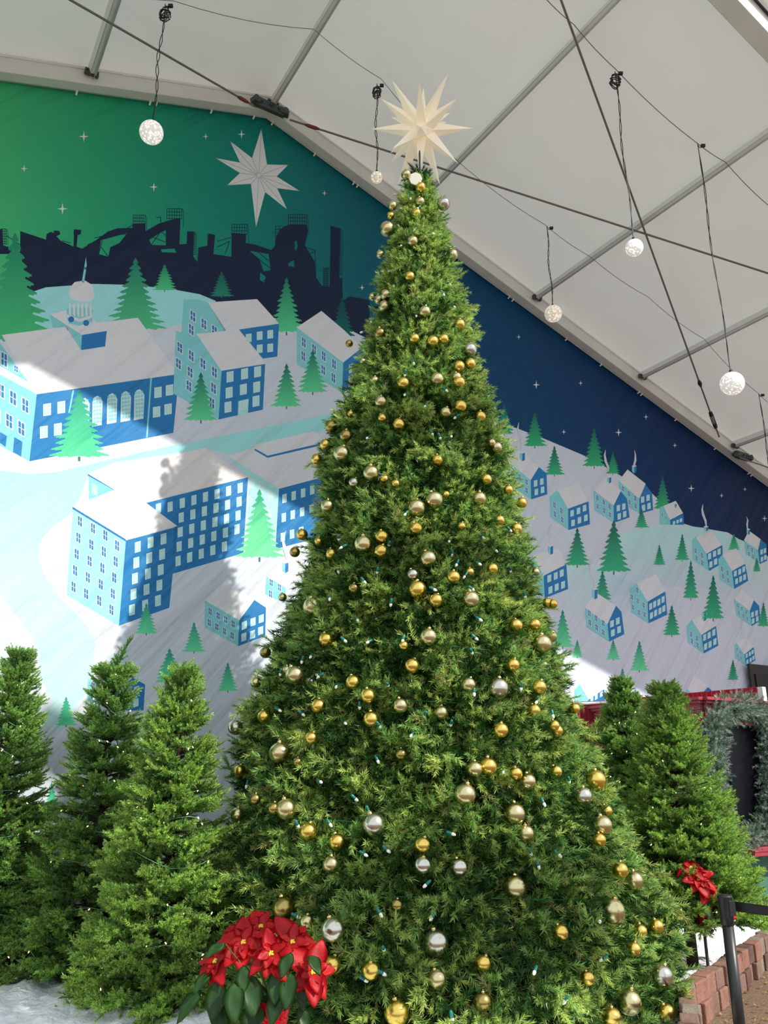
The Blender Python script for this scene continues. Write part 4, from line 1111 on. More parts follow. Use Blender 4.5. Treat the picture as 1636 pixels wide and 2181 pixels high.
sock_me = bpy.data.meshes.new('socket'); bm.to_mesh(sock_me); bm.free(); sock_me.shade_smooth(); sock_me.materials.append(M['socket'])
bp_ = []
for (x, y) in BULBS:
    p = on_tree(x, y, .035)
    o = bpy.data.objects.new('bulb', bulb_me) if not bp_ else bp_[0][0].copy()
    s_ = bpy.data.objects.new('socket', sock_me) if not bp_ else bp_[0][1].copy()
    C.objects.link(o); C.objects.link(s_)
    local(o, ls); o.location = p - Vector(ls.location)
    o.rotation_euler = (rb.uniform(-1.1, 1.1), rb.uniform(-1.1, 1.1), rb.uniform(0, 6))
    sc = .85; o.scale = (sc, sc, sc)
    local(s_, o); bp_.append((o, s_, p))
bm = bmesh.new()
order = sorted(range(len(bp_)), key=lambda i: -bp_[i][2].z)
ang_pts = []
for i in range(260):          # the wire spirals down inside the needle tips
    zz_ = 7.3 - 7.0 * i / 259; a = i * .42
    Rr = float(bigRv(zz_, a)) - .09
    ang_pts.append(Vector((TX + Rr * math.cos(a), TY + Rr * math.sin(a), zz_)))
tube(bm, ang_pts, .004, 5)
obj('wire', bm, M['green_wire'], ls, True)

# ------------------------------------------------------------------ the star on top
sc_ = at_Y(897, 277, 7.0)
st = empty('tree_top_star', sc_, 'cream many pointed three dimensional star on top of the big tree', 'star')
def spike_dirs():
    out = []
    for x in (-1, 0, 1):
        for y in (-1, 0, 1):
            for z in (-1, 0, 1):
                n_ = abs(x) + abs(y) + abs(z)
                if n_: out.append((Vector((x, y, z)).normalized(), n_))
    return out
bm = bmesh.new(); bmesh.ops.create_icosphere(bm, subdivisions=2, radius=.14)
o = obj('core', bm, M['star']); local(o, st)
E_ = math.radians(43)
SR, SU, SF = Vector((1, 0, 0)), Vector((0, -math.sin(E_), math.cos(E_))), Vector((0, -math.cos(E_), -math.sin(E_)))
POINTS = [(.49, .98, .15), (.65, .54, .5), (.62, .32, -.68), (.55, .15, -.8), (1.01, .03, .1), (.71, -.58, .42), (.40, -1.0, .05), (.07, -.69, -.7), (.03, -.83, -.5), (-.04, -.79, .6),
          (-.45, -1.0, .05), (-.60, -.61, -.45), (-.60, -.43, -.62), (-.57, -.32, .74), (-.98, .02, .1), (-.60, .24, -.74), (-.79, .55, .1), (-.58, .87, .05), (-.07, .81, .58), (.06, .77, -.6), (-.05, .05, 1.0), (0, 0, -1)]
for (px_, py_, pz_) in POINTS:
    v = SR * px_ + SU * py_ + SF * pz_
    L = min(1.12, v.length) * .545; d2 = v.normalized(); k = 4
    _, ax_, ay_ = frame(Vector((0, 0, 0)), d2)
    bm = bmesh.new(); a0 = PI / 4
    ring = [bm.verts.new(d2 * .12 + (ax_ * math.cos(a0 + 2 * PI * j / k) + ay_ * math.sin(a0 + 2 * PI * j / k)) * .078) for j in range(k)]
    tipv = bm.verts.new(d2 * L)
    for j in range(k): bm.faces.new((ring[j], ring[(j + 1) % k], tipv))
    bm.faces.new(ring)
    bmesh.ops.recalc_face_normals(bm, faces=bm.faces)
    o = obj('point', bm, M['star']); local(o, st)
bm = bmesh.new(); tube(bm, [Vector((-.02, 0, -.06)), Vector((-.02, 0, 7.55 - sc_.z))], .009, 8)
o = obj('mounting_pole', bm, M['bracket']); local(o, st)
# white octagonal tag hanging below it
tg = at_Y(885, 382, 6.72)
bm = bmesh.new()
for k in (0, 1):
    pass
lathe(bm, [(.0, 0), (.062, 0), (.066, .004), (.066, .014), (.062, .018), (0, .018)], 8)
bmesh.ops.rotate(bm, verts=bm.verts, matrix=Matrix.Rotation(math.radians(105), 3, 'X'))
o = obj('plastic_disc', bm, M['tablet']); o.location = tg
tag(o, 'white eight sided plastic disc between the topmost gold baubles', 'disc')

# ------------------------------------------------------------------ the small firs
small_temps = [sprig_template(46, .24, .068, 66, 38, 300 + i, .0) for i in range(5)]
def small_tree(label, X, Y, H, Rb, seed, nbr, lean=(0, 0), topkink=0.0, zb=.22, hue=0.0, lead=.2):
    r = np.random.default_rng(seed)
    t = empty('fir_tree', (X, Y, 0), label, 'fir tree', 'small artificial firs around the big tree')
    P_, D_, S_, Cc = [], [], [], []
    hs = zb + (H - zb) * (r.random(nbr) ** 1.25)
    hs = np.round(hs / .13) * .13 + r.normal(size=nbr) * .03
    hs = hs.clip(zb, H - .02 - lead * .9) if lead > .2 else hs.clip(zb, H - .02)
    HT = H - (lead - .2)
    segs = []
    for h in hs:
        f = max(0.0, (HT - h)) / (HT - zb)
        a = r.uniform(0, 2 * PI)
        L = (Rb * f ** .75 + .07) * r.uniform(.78, 1.06)
        el = math.radians(r.uniform(-2, 28) + 30 * (1 - f) ** 3)
        d = np.array([math.cos(a) * math.cos(el), math.sin(a) * math.cos(el), math.sin(el)])
        cx = X + lean[0] * (h / H) ** 2; cy = Y + lean[1] * (h / H) ** 2
        base = np.array([cx, cy, h - math.sin(el) * L * .3])
        segs.append((base, base + d * L * .8))
        ns = int(8 + 22 * min(1, L / .7))
        side = np.cross(d, [0, 0, 1]); side /= np.linalg.norm(side) + 1e-9
        col = np.array([0.19, 0.37, 0.10]) * (1 - hue) + np.array([.32, .50, .11]) * hue
        col = col * r.uniform(.75, 1.35)
        for j in range(ns):
            s = .22 + .78 * (j + r.random()) / ns
            sg = 1 if j % 2 else -1
            p = base + d * L * s
            bend = .5 + .9 * (1 - s)
            dd = d + side * sg * bend * r.uniform(.4, 1.1) + np.array([0, 0, r.normal() * .30 + .10])
            if j == ns - 1: dd = d + np.array([0, 0, .3])
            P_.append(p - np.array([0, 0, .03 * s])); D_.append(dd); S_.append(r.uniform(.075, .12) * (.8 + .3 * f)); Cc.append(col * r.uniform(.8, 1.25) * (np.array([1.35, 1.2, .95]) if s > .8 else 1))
    # leader shoot
    for j in range(60):
        s = (j / 59) ** 1.3
        P_.append(np.array([X + lean[0], Y + lean[1], H - lead - .02 + (lead + .02) * s]) + np.array([topkink * s * s, 0, 0])); D_.append(np.array([r.normal() * .7 * (1.1 - s), r.normal() * .7 * (1.1 - s), .8])); S_.append(.10 * (1.1 - .6 * s)); Cc.append(np.array([0.16, 0.36, 0.09]) * r.uniform(.8, 1.2))
    P_ = np.array(P_); D_ = np.array(D_); S_ = np.array(S_); Cc = np.array(Cc)
    # do not grow into the big tree
    rad = np.hypot(P_[:, 0] - TX, P_[:, 1] - TY); keep = (rad > np.interp(P_[:, 2], PZ, PR) - .14) & ((P_ @ np.array([NV.x, NV.y, 0])) < WALL - .12) & (P_[:, 2] > .08)
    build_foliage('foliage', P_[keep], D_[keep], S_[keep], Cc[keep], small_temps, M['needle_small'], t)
    bm = bmesh.new()
    tube(bm, [Vector((X, Y, 0.05)), Vector((X + lean[0] * .2, Y + lean[1] * .2, H * .5)), Vector((X + lean[0], Y + lean[1], H - .1 - (lead - .2)))], [.05, .03, .008], 10)
    for a, b in segs:
        if math.hypot(b[0] - TX, b[1] - TY) > bigR(b[2]) - .1: tube(bm, [Vector(a), Vector(b)], [.009, .004], 4, False)
    obj('trunk', bm, M['bark'], t, True)
    return (X, Y, H, Rb, zb)
FIRS = []
def fir(label, px, py, Y, Rb, seed, nbr, **k):
    p = at_Y(px, py, Y)
    FIRS.append((small_tree(label, p.x, Y, p.z, Rb, seed, nbr, **k), label))
fir('rounded green fir cut by the left photo edge', 42, 1388, 7.0, .54, 1, 620, zb=.2)
fir('green fir with a bent thin tip, second from the left photo edge', 252, 1362, 6.9, .55, 2, 480, topkink=.12, lead=.32)
fir('green fir leaning on the big tree from its left', 392, 1422, 6.1, .52, 3, 620, hue=.35, zb=.16)
fir('dark green fir directly right of the big tree, before the red curtain', 1325, 1452, 8.3, .56, 4, 620, zb=.45)
fir('green fir in front of the booth corner, holding a poinsettia at its foot', 1415, 1460, 7.5, .58, 5, 720, hue=.3, zb=.48)

# warm mini lights on them
def mini_string(k, fx, words):
    (X, Y, H, Rb, zb), _ = fx
    r = random.Random(40 + k)
    t = empty('mini_light_string', (X, Y, H * .5), words, 'string lights', 'mini light strings on the small firs')
    bm = bmesh.new(); pts = []; bl = []
    n = 150
    for i in range(n):
        f = i / (n - 1); z = zb + .1 + (H - zb - .2) * f; a = -i * .33
        Rr = (Rb * ((H - z) / (H - zb)) ** .85 + .03) * (.80 + .10 * math.sin(i * 1.3))
        p = Vector((X + Rr * math.cos(a), Y + Rr * math.sin(a), z + .04 * math.sin(i * .9)))
        if math.hypot(p.x - TX, p.y - TY) < bigR(p.z) + .02: 
            q = Vector((p.x - TX, p.y - TY, 0)).normalized() * (bigR(p.z) + .02); p = Vector((TX + q.x, TY + q.y, p.z))
        pts.append(p)
        if math.sin(a) < .3 and r.random() < .55: bl.append(p)
    tube(bm, pts, .0022, 4, False)
    obj('wire', bm, M['mint_wire'], t, True)
    first = None
    for p in bl[:44]:
        if first is None:
            b2 = bmesh.new(); lathe(b2, [(0, -.012), (.0035, -.006), (.004, .002), (.0035, .006), (0, .007)], 8)
            first = obj('bulb', b2, M['mini'], None, True); o = first
        else: o = first.copy(); C.objects.link(o)
        local(o, t); o.location = p - Vector(t.location) + Vector((r.uniform(-.01, .01), -.012, r.uniform(-.01, .02)))
        o.rotation_euler = (r.uniform(-1, 1), r.uniform(-1, 1), 0)
for k, (fx, w_) in enumerate(zip(FIRS, ['pale green wire with tiny warm bulbs on the fir at the left photo edge', 'pale green wire with tiny warm bulbs on the fir with the bent tip',
        'pale green wire with tiny warm bulbs on the fir left beside the big tree', 'pale green wire with tiny warm bulbs on the fir before the red curtain', 'pale green wire with tiny warm bulbs on the fir at the booth corner'])):
    mini_string(k, fx, w_)

# ------------------------------------------------------------------ snow blanket and brick border
from mathutils import noise as mnoise
BX = [(4.2, 1.45), (5.4, 1.72), (6.38, 2.06), (6.86, 2.42), (7.7, 3.02), (8.56, 3.67), (9.6, 4.7), (11.0, 6.3), (13.0, 8.8)]
def xb(Y): return float(np.interp(Y, [a for a, b in BX], [b for a, b in BX]))
bm = bmesh.new(); nx, ny = 210, 190
grid = []
for j in range(ny + 1):
    Y = 4.35 + (13.2 - 4.35) * (j / ny) ** 1.25
    row = []
    for i in range(nx + 1):
        x0 = -6.5; X = x0 + (xb(Y) - x0) * i / nx
        ymax = (WALL - .03 + .521 * X) / .8535
        YY = min(Y, ymax)
        a = mnoise.noise(Vector((X * 1.1, YY * 1.1, 0))) * .06 + mnoise.noise(Vector((X * 4.5, YY * 4.5, 3))) * .045 + abs(mnoise.noise(Vector((X * 9, YY * 9, 7)))) * .07
        edge = min(1, (nx - i) / 12); fr_ = min(1, j / 10)
        z = (.15 + a) * (.45 + .55 * fr_) ; z = z * (.0 + 1.0 * max(.75, edge))
        if X < -1: z += .05
        row.append(bm.verts.new((X, YY, max(.02, z))))
    grid.append(row)
for j in range(ny):
    for i in range(nx):
        try: bm.faces.new((grid[j][i], grid[j][i + 1], grid[j + 1][i + 1], grid[j + 1][i]))
        except Exception: pass
bmesh.ops.remove_doubles(bm, verts=bm.verts, dist=1e-5)
tag(obj('snow_blanket', bm, M['snow'], None, True), 'fluffy white cotton snow spread under all the trees inside the brick border', 'snow')

brickm = [mat('red_paver', lin((136, 96, 82)), .9, noise=(9, .22), bump=(45, .8, .01)), mat('brown_paver', lin((122, 94, 82)), .9, noise=(9, .22), bump=(45, .8, .01)),
          mat('grey_paver', lin((128, 116, 102)), .9, noise=(9, .2), bump=(45, .8, .01)), mat('dark_paver', lin((94, 68, 60)), .9, noise=(9, .22), bump=(45, .8, .01))]
bm = bmesh.new(); rb2 = random.Random(9)
pl = [Vector((b, a, 0)) for a, b in BX]
def along(s):
    for a, b in zip(pl[:-1], pl[1:]):
        L = (b - a).length
        if s <= L: return a.lerp(b, s / L), (b - a).normalized()
        s -= L
    return None, None
for course in (0, 1):
    s = .05 + .08 * course
    while True:
        L = rb2.choice([.17, .2, .2, .23]); p, d = along(s + L / 2)
        if p is None: break
        nrm = Vector((d.y, -d.x, 0)); yaw = rb2.uniform(-.10, .10)
        d2 = (d + nrm * yaw).normalized(); n2 = Vector((d2.y, -d2.x, 0))
        h = .13 + rb2.uniform(-.008, .008)
        nf = len(bm.faces)
        b2 = bmesh.new()
        box(b2, p + nrm * (.06 + rb2.uniform(-.018, .018)) + UZ * (.065 + course * .135), d2, n2, UZ, L - .012, .11, h, .010)
        mi = rb2.choice([0, 0, 1, 1, 2, 3])
        mp_ = {}
        for v in b2.verts: mp_[v] = bm.verts.new(v.co)
        for f in b2.faces: nf_ = bm.faces.new([mp_[v] for v in f.verts]); nf_.material_index = mi
        b2.free()
        s += L
obj_b = obj('brick_border', bm, brickm)
tag(obj_b, 'low curved border of two courses of red and brown pavers holding the snow', 'border wall')

# dry leaves on the ground: scattered litter nobody could count
bm = bmesh.new(); rb3 = random.Random(4)
for i in range(420):
    Y = rb3.uniform(4.2, 9); X = xb(Y) + .16 + abs(rb3.gauss(0, .5))
    c = Vector((X, Y, .012)); a = rb3.uniform(0, 6.28); s = rb3.uniform(.010, .026)
    v = [bm.verts.new(c + Vector((s * math.cos(a + k * 1.57) * (1 if k % 2 else .5), s * math.sin(a + k * 1.57) * (1 if k % 2 else .5), rb3.uniform(-.004, .010)))) for k in range(4)]
    bm.faces.new(v)
bmesh.ops.solidify(bm, geom=bm.faces, thickness=.0015)
tag(obj('leaf_litter', bm, mat('dry_leaf', lin((196, 160, 110)), .9)), 'small dry leaves scattered on the brown ground beside the brick border', 'leaves', kind='stuff')

# ------------------------------------------------------------------ queue posts with belt
def stanchion(x, y, label):
    t = empty('stanchion', (x, y, 0), label, 'barrier post', 'black queue posts')
    bm = bmesh.new(); lathe(bm, [(.175, 0), (.178, .012), (.16, .028), (.06, .05), (.035, .06)], 40); o = obj('base', bm, M['post'], None, True); local(o, t)
    bm = bmesh.new(); lathe(bm, [(.0315, .05), (.0315, .86)], 28); o = obj('pole', bm, M['post'], None, True); local(o, t)
    bm = bmesh.new(); lathe(bm, [(.0335, .845), (.037, .85), (.040, .90), (.041, .985), (.043, .99), (.043, .998), (.036, 1.004), (0, 1.004)], 28); o = obj('head', bm, M['post'], None, True); local(o, t)
    bm = bmesh.new(); box(bm, Vector((.022, -.026, .935)), UX, UY, UZ, .036, .036, .085, .004); o = obj('belt_slot', bm, M['black_wire'], None); local(o, t)
    bm = bmesh.new(); bmesh.ops.create_uvsphere(bm, u_segments=12, v_segments=8, radius=.006, matrix=Matrix.Translation((.024, -.045, .875))); o = obj('screw', bm, M['silver'], None, True); local(o, t)
    bm = bmesh.new(); box(bm, Vector((.030, -.0445, .893)), UX, UY, UZ, .018, .004, .010, .001); o = obj('red_latch', bm, mat('red_plastic', (.7, .02, .02), .4), None); local(o, t)
    return t
M['post'] = mat('black_powder_coat', (0.014, 0.015, 0.016), .38, bump=(300, .15, .0005))
spx = at_z(1543, 1907, 1.0)
s1 = stanchion(spx.x, spx.y, 'black queue post at the lower right beside the brick border')
s2 = stanchion(spx.x + 1.75, spx.y - .35, 'black queue post holding the far end of the belt, past the right photo edge')
bm = bmesh.new()
a = Vector((spx.x + .045, spx.y - .012, .945)); b = Vector((spx.x + 1.71, spx.y - .36, .945))
d = (b - a).normalized(); nrm = Vector((d.y, -d.x, 0))
N = 24; prof = []
for k in range(13): prof.append((-.026 + .052 * k / 12, .0012 * (1 if k % 2 else -1)))
rows = []
for i in range(N + 1):
    f = i / N; c = a.lerp(b, f) - UZ * .05 * 4 * f * (1 - f)
    rows.append([bm.verts.new(c + UZ * z + nrm * o) for z, o in prof])
for i in range(N):
    for k in range(12): bm.faces.new((rows[i][k], rows[i + 1][k], rows[i + 1][k + 1], rows[i][k + 1]))
bmesh.ops.solidify(bm, geom=bm.faces, thickness=.002)
tag(obj('barrier_belt', bm, mat('black_webbing', (0.018, 0.018, 0.02), .7), None, True), 'ribbed black belt stretched from the queue post to the right', 'belt')

# ------------------------------------------------------------------ the booth at the right
def at_u(x, y, u):
    r = ray(x, y); return EYEV + r * (u / r.dot(TV))
BU, BN, BT = 8.29, 6.4, 2.49
RED = mat('barn_red_paint', lin((150, 48, 62)), .5, noise=(5, .06)); REDD = mat('dark_red_paint', lin((116, 44, 50)), .55, noise=(5, .06))
GRN = mat('green_panel_paint', lin((64, 118, 100)), .5, noise=(3, .06)); BLKG = mat('black_glass', (0.004, 0.004, 0.006), .3, spec=.12); WOODB = mat('brown_deck', lin((96, 74, 66)), .8, noise=(7, .2))
bt = empty('booth', T(BU, BN, 0), 'red and green wooden booth with a dark doorway, behind the firs at the right', 'booth')
zb0 = .26
bm = bmesh.new()   # walls
box(bm, T((BU + 12.4) / 2, BN + .06, (BT + zb0) / 2), TV, NV, UZ, 12.4 - BU, .08, BT - zb0)
box(bm, T(BU + .06, (BN + 8.3) / 2, (BT + zb0) / 2), NV, TV, UZ, 8.3 - BN, .08, BT - zb0)
obj('wall_panels', bm, GRN, bt)
bm = bmesh.new()   # roof slab
box(bm, T((BU + 12.4) / 2, (BN + 8.3) / 2, BT - .03), TV, NV, UZ, 12.4 - BU, 8.3 - BN, .05); obj('roof', bm, REDD, bt)
bm = bmesh.new()   # stepped cornice
for dz, out, h in ((-.015, .10, .035), (-.05, .075, .035), (-.10, .045, .07), (-.20, .03, .13), (-.285, .045, .03)):
    beam(bm, T(BU - out, BN - out, BT + dz), T(12.4, BN - out, BT + dz), .06 + out, h, bev=.004)
    beam(bm, T(BU - out, BN - out - .02, BT + dz), T(BU - out, 8.3, BT + dz), .06 + out, h, bev=.004)
obj('cornice', bm, RED, bt)
bm = bmesh.new()   # corner post, one on each face
box(bm, T(BU + .045, BN, (BT - .28 + zb0) / 2), TV, NV, UZ, .09, .10, BT - .28 - zb0, .006)
box(bm, T(BU + .0, BN + .05, (BT - .28 + zb0) / 2), NV, TV, UZ, .09, .06, BT - .28 - zb0, .006)
obj('corner_post', bm, RED, bt)
p1, p2 = at_n(1550, 1528, BN - .02), at_n(1622, 1752, BN - .02)
ua, ub, zt_, zb_ = p1.dot(TV) - .1, at_n(1628, 1640, BN).dot(TV), p1.z, at_n(1580, 1758, BN).z
bm = bmesh.new(); box(bm, T((ua + ub) / 2, BN - .0, (zt_ + zb_) / 2), TV, NV, UZ, ub - ua, .06, zt_ - zb_, .004); obj('doorway', bm, BLKG, bt)
bm = bmesh.new()
for u_ in (ub + .04,): box(bm, T(u_, BN - .01, (zt_ + zb_) / 2), TV, NV, UZ, .07, .1, zt_ - zb_ + .14, .005)
for z_ in (zb_ - .04,): box(bm, T((ua + ub) / 2, BN - .012, z_), TV, NV, UZ, ub - ua + .14, .1, .07, .005)
obj('door_frame', bm, REDD, bt)
zl = at_n(1600, 1806, BN - .1).z
bm = bmesh.new()
box(bm, T((BU + .25 + 12.4) / 2, BN - .13, zl), TV, NV, UZ, 12.4 - BU - .25, .34, .05, .008)
box(bm, T((BU + .25 + 12.4) / 2, BN - .27, zl - .045), TV, NV, UZ, 12.4 - BU - .25, .04, .05, .008)
obj('ledge', bm, RED, bt)
bm = bmesh.new(); box(bm, T((BU + 12.6) / 2, BN - .12, .20), TV, NV, UZ, 12.6 - BU, .62, .12, .01); box(bm, T((BU + 12.6) / 2, BN - .1, .08), TV, NV, UZ, 12.6 - BU, .5, .14)
obj('deck', bm, WOODB, bt)
# window on the left face
q1 = at_u(1478, 1562, BU - .03)
nn0 = q1.dot(NV); zw = q1.z
bm = bmesh.new()
beam(bm, T(BU - .03, nn0, zw), T(BU - .03, 8.0, zw), .07, .06, bev=.005)
beam(bm, T(BU - .03, nn0 + .03, zw), T(BU - .03, nn0 + .03, zw - .9), .05, .05, up=TV, bev=.005)
beam(bm, T(BU - .03, nn0, zw - .32), T(BU - .03, 8.0, zw - .32), .05, .1, bev=.005)
beam(bm, T(BU - .03, nn0, zw - .9), T(BU - .03, 8.0, zw - .9), .09, .07, bev=.005)
obj('side_window_frame', bm, REDD, bt)
bm = bmesh.new(); box(bm, T(BU + .01, (nn0 + 8.0) / 2, zw - .45), NV, TV, UZ, 8.0 - nn0, .03, .85); obj('side_window', bm, mat('brown_shutter', lin((92, 60, 50)), .5), bt)

# garland round the doorway
gp = [(1512, 1700), (1520, 1640), (1520, 1580), (1516, 1542), (1535, 1517), (1575, 1506), (1612, 1515), (1636, 1545), (1640, 1620), (1642, 1700), (1636, 1765), (1610, 1785), (1575, 1795), (1545, 1775), (1528, 1740), (1512, 1700)]
gl = empty('garland', at_n(1570, 1500, BN - .12), 'frosted grey green fir garland framing the dark booth doorway', 'garland')
gpts = [np.array(at_n(x, y, BN - .12)) for x, y in gp]
P_, D_, S_, Cc = [], [], [], []
for a_, b_ in zip(gpts[:-1], gpts[1:]):
    L = np.linalg.norm(b_ - a_); n_ = int(L * 1300)
    for i in range(n_):
        c = a_ + (b_ - a_) * rng.random(); o_ = rng.normal(size=3); o_ /= np.linalg.norm(o_)
        P_.append(c + o_ * rng.uniform(.0, .15)); D_.append(o_ + (b_ - a_) / L * .4); S_.append(rng.uniform(.07, .11))
        Cc.append((np.array([.16, .27, .19]) if rng.random() < .6 else np.array([.46, .54, .48])) * rng.uniform(.7, 1.3))
P_, D_, S_, Cc = map(np.array, (P_, D_, S_, Cc))
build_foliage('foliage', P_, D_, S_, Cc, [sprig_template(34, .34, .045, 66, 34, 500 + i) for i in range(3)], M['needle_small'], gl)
bm = bmesh.new(); tube(bm, [Vector(g) for g in gpts], .02, 8); obj('wire_core', bm, M['core'], gl, True)

# red cloth on the booth roof and the red curtain beside the booth
CLO = mat('crimson_cloth', lin((178, 22, 58)), .75, bump=(40, .2, .004), sheen=.4)
def cloth(name, p, q, z0a, z0b, z1, amp, waves, label, cat, lean=Vector((0, 0, 0))):
    bm = bmesh.new(); n = 240; m = 14; d = (q - p); d.z = 0; nr = Vector((d.y, -d.x, 0)).normalized(); L = d.length
    g = []
    r = random.Random(7)
    for i in range(n + 1):
        f = i / n; row = []
        w = math.sin(f * waves * 2 * PI + 1.2 * math.sin(f * 9)) + .35 * math.sin(f * waves * 5.1)
        for j in range(m + 1):
            h = j / m; zt__ = z0a + (z0b - z0a) * f
            am = amp * (.35 + .65 * min(1, h * 3))
            row.append(bm.verts.new(p + d * f + nr * w * am + UZ * (zt__ + (z1 - zt__) * h - p.z)))
        g.append(row)
    for i in range(n):
        for j in range(m): bm.faces.new((g[i][j], g[i + 1][j], g[i + 1][j + 1], g[i][j + 1]))
    bmesh.ops.solidify(bm, geom=bm.faces, thickness=.004)
    return tag(obj(name, bm, CLO, None, True), label, cat)
c1, c2 = at_n(1228, 1494.7, 8.15), at_n(1335, 1490, 7.75)
zc1 = c1.z; zc2 = at_n(1335, 1490, 7.75).z
cloth('curtain', Vector((c1.x, c1.y, 0)), Vector((c2.x, c2.y, 0)), zc1, zc2, .14, .045, 9, 'crimson curtain in deep folds hanging between the big tree and the booth', 'curtain')
bm = bmesh.new(); tube(bm, [c1 - TV * .05 + UZ * -.03, c2 + UZ * -.03], .02, 8); tag(obj('curtain_rod', bm, M['alu'], None, True), 'rod carrying the crimson curtain beside the booth', 'rod')
f1 = at_u(1352, 1486, 9.3); f2 = at_u(1613, 1463, 9.3)
cloth('cloth_valance', Vector((f1.x, f1.y, 0)), Vector((f2.x, f2.y, 0)), f1.z, f2.z, BT - .03, .008, 26, 'crimson cloth valance standing along the top of the booth', 'valance')
wp = at_u(1622, 1465, 9.25)
bm = bmesh.new(); box(bm, Vector((wp.x, wp.y, (wp.z + BT) / 2)), TV, NV, UZ, .07, .07, wp.z - BT + .02, .006)
tag(obj('white_post', bm, M['white_tie']), 'short white post at the right end of the crimson valance', 'post')

# ------------------------------------------------------------------ poinsettias
def leaf_bm(bm, base, d, nrm, L, W, droop, cup=.15, vein=None, point=1.0):
    d = d.normalized(); x = d.cross(nrm).normalized(); nrm = x.cross(d).normalized()
    n = 9; rows = []
    pos = Vector(base); dd = d.copy()
    for i in range(n + 1):
        f = i / n
        w = W * .5 * (math.sin(PI * min(1, f ** .85)) ** .8) * (1 - .25 * f ** 3) if 0 < f < 1 else 0.002
        nn = x.cross(dd).normalized()
        rows.append([bm.verts.new(pos + x * s * w + nn * (-(abs(s) ** 1.5) * -cup * w + .004 * math.sin(9 * f + s * 3))) for s in (-1, -.5, 0, .5, 1)])
        dd = (dd - UZ * droop / n - nn * 0.0).normalized(); pos = pos + dd * L / n
    for i in range(n):
        for k in range(4): bm.faces.new((rows[i][k], rows[i][k + 1], rows[i + 1][k + 1], rows[i + 1][k]))
def poinsettia(origin, heads, leaves, pot, label, stand_label, seed, s=1.0):
    t = empty('poinsettia', origin, label, 'plant')
    r = random.Random(seed)
    ctr = Vector(origin)
    for (p, face, L, nb) in heads:
        bm = bmesh.new(); face = face.normalized()
        _, ax_, ay_ = frame(Vector((0, 0, 0)), face)
        for ringi, (cnt, sc, tilt) in enumerate(((nb, 1.0, .12), (nb - 1, .62, .45))):
            a0 = r.uniform(0, 6)
            for k in range(cnt):
                a = a0 + 2 * PI * k / cnt + r.uniform(-.25, .25)
                d = ax_ * math.cos(a) + ay_ * math.sin(a) + face * (tilt + r.uniform(-.1, .25))
                LL = L * sc * r.uniform(.9, 1.3)
                leaf_bm(bm, p + face * .006 * ringi, d, face, LL, LL * r.uniform(.58, .75), r.uniform(.5, 1.3), .22)
        bmesh.ops.solidify(bm, geom=bm.faces, thickness=.0012)
        h = obj('flower_head', bm, M['red'], t, True)
        bm = bmesh.new()
        for k in range(7):
            q = p + face * .016 + (ax_ * math.cos(k) + ay_ * math.sin(k * 1.9)) * .008
            bmesh.ops.create_uvsphere(bm, u_segments=8, v_segments=6, radius=.0055, matrix=Matrix.Translation(q))
        obj('flower_centre', bm, M['yellow'], h, True)
        bm = bmesh.new(); tube(bm, [ctr + UZ * .0, ctr.lerp(p, .5) + UZ * .03, p - face * .01], [.006, .005, .004], 6); obj('stem', bm, M['stem'], t, True)
    for (p, d, L, W) in leaves:
        bm = bmesh.new(); leaf_bm(bm, p, d, Vector((0, -.6, .8)), L, W, r.uniform(.5, 1.0), .12)
        bmesh.ops.solidify(bm, geom=bm.faces, thickness=.0012)
        lf = obj('leaf', bm, M['leaf'], t, True)
        bm = bmesh.new(); q = Vector(p); dd = d.normalized(); tube(bm, [ctr.lerp(q, .3), q], .003, 5)
        obj('leaf_stalk', bm, M['stem'], lf, True)
    pr, ph = pot
    bm = bmesh.new()
    prof = [(pr * .7, -ph), (pr * .8, -ph * .6), (pr * .95, -.02), (pr * 1.15, .03), (pr * 1.1, .025), (pr * .85, -.01), (0, -.015)]
    lathe(bm, prof, 40, ctr)
    for v in bm.verts:
        a = math.atan2(v.co.y - ctr.y, v.co.x - ctr.x); k = 1 + .05 * math.sin(a * 13) + .03 * math.sin(a * 23 + v.co.z * 60)
        v.co.x = ctr.x + (v.co.x - ctr.x) * k; v.co.y = ctr.y + (v.co.y - ctr.y) * k
    obj('foil_wrapped_pot', bm, M['foil'], t, True)
    if stand_label:
        bm = bmesh.new(); hh = ctr.z - ph
        lathe(bm, [(.11, 0), (.11, .02), (.012, .03), (.012, hh - .03), (.07, hh - .015), (.075, hh), (0, hh)], 20, Vector((ctr.x, ctr.y, 0)))
        tag(obj('plant_stand', bm, M['plinth']), stand_label, 'stand')
    return t
Yp = 4.62
def PP(x, y, dy=0.0): return at_Y(x, y, Yp + dy)
UPF = Vector((0, -.75, .62))
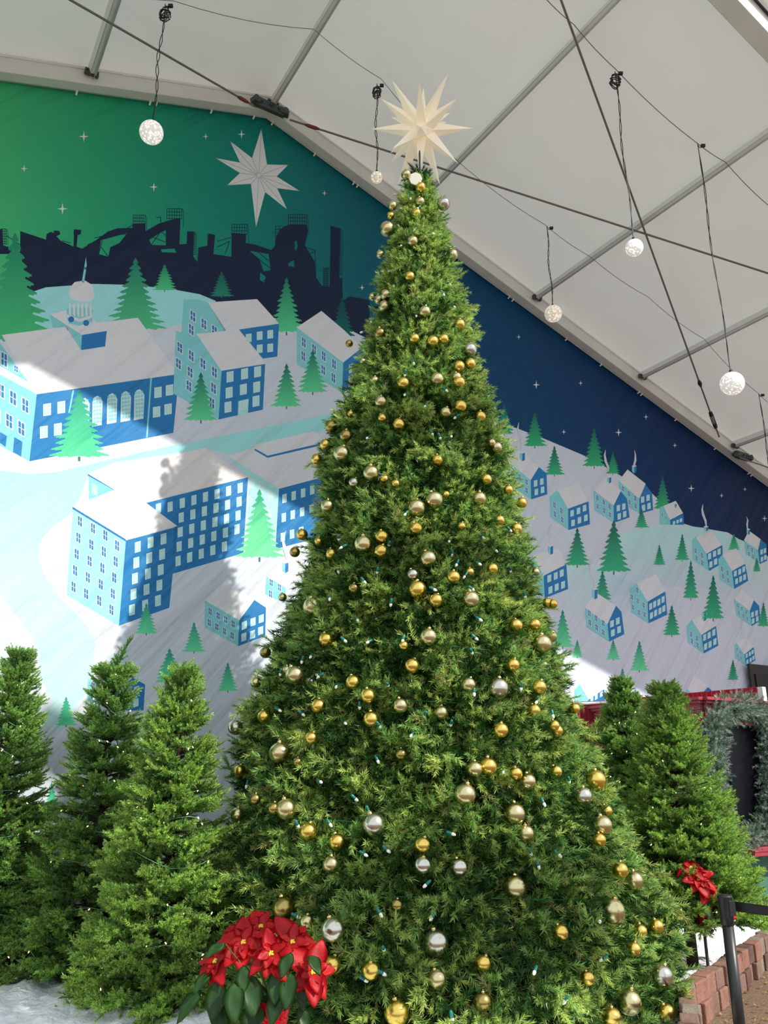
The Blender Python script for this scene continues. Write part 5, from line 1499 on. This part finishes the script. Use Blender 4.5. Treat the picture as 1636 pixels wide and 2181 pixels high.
hd = [(PP(519, 2010, .0), UPF, .135, 6), (PP(578, 2033, -.08), UPF + Vector((.05, -.3, 0)), .125, 6), (PP(462, 2050, 0), UPF + Vector((-.5, 0, 0)), .12, 6),
      (PP(665, 2073, -.06), UPF + Vector((.4, -.2, 0)), .145, 6), (PP(622, 2010, .08), UPF + Vector((.2, .1, .1)), .14, 6), (PP(556, 1978, .12), UPF + Vector((0, .2, .3)), .13, 6), (PP(505, 1985, .1), UPF + Vector((-.3, .2, .3)), .12, 5)]
po = PP(582, 2140, .02)
rl = random.Random(12); lv = []
for (x, y, dx, dz, L) in ((471, 2085, -.15, -.9, .19), (430, 2110, -.7, -.7, .18), (500, 2090, .1, -.9, .19), (530, 2075, .2, -.7, .20), (555, 2095, .0, -1, .2), (545, 2120, -.05, -1, .2), (592, 2060, -.05, -1, .17), (520, 2055, .05, -1, .13),
                          (620, 2070, -.1, -.9, .17), (622, 2030, -.25, -.5, .13), (640, 2095, .2, -.9, .12), (470, 2140, .05, -1, .17), (600, 2110, -.35, -.9, .16), (640, 2140, .3, -.9, .14), (500, 2130, -.3, -.8, .16), (480, 2010, -.6, -.2, .12), (660, 2035, .3, -.3, .12), (450, 2070, -.5, -.5, .13)):
    lv.append((PP(x, y, rl.uniform(-.12, .05)), Vector((dx, -.35, dz * .7)), L, L * rl.uniform(.5, .6)))
poinsettia(po, hd, lv, (.085, .17), 'red poinsettia with dark green leaves in red foil, front left foot of the big tree', 'low dark stand under the front poinsettia', 3)
Yp = 7.0
hd = [(PP(1472, 1850), UPF + Vector((-.2, 0, .3)), .11, 5), (PP(1487, 1875, -.04), UPF, .13, 6), (PP(1508, 1893, -.04), UPF + Vector((.3, 0, 0)), .12, 5)]
po = PP(1495, 1935, .10)
lv = [(PP(1500, 1915), Vector((.1, -.3, -.7)), .15, .08), (PP(1522, 1905), Vector((.7, -.3, -.4)), .15, .08), (PP(1478, 1895), Vector((-.5, -.3, -.5)), .13, .07), (PP(1505, 1870), Vector((.4, -.2, .2)), .13, .07)]
poinsettia(po, hd, lv, (.075, .15), 'small red poinsettia tucked into the fir near the booth at the right', 'low dark stand under the right hand poinsettia', 8)
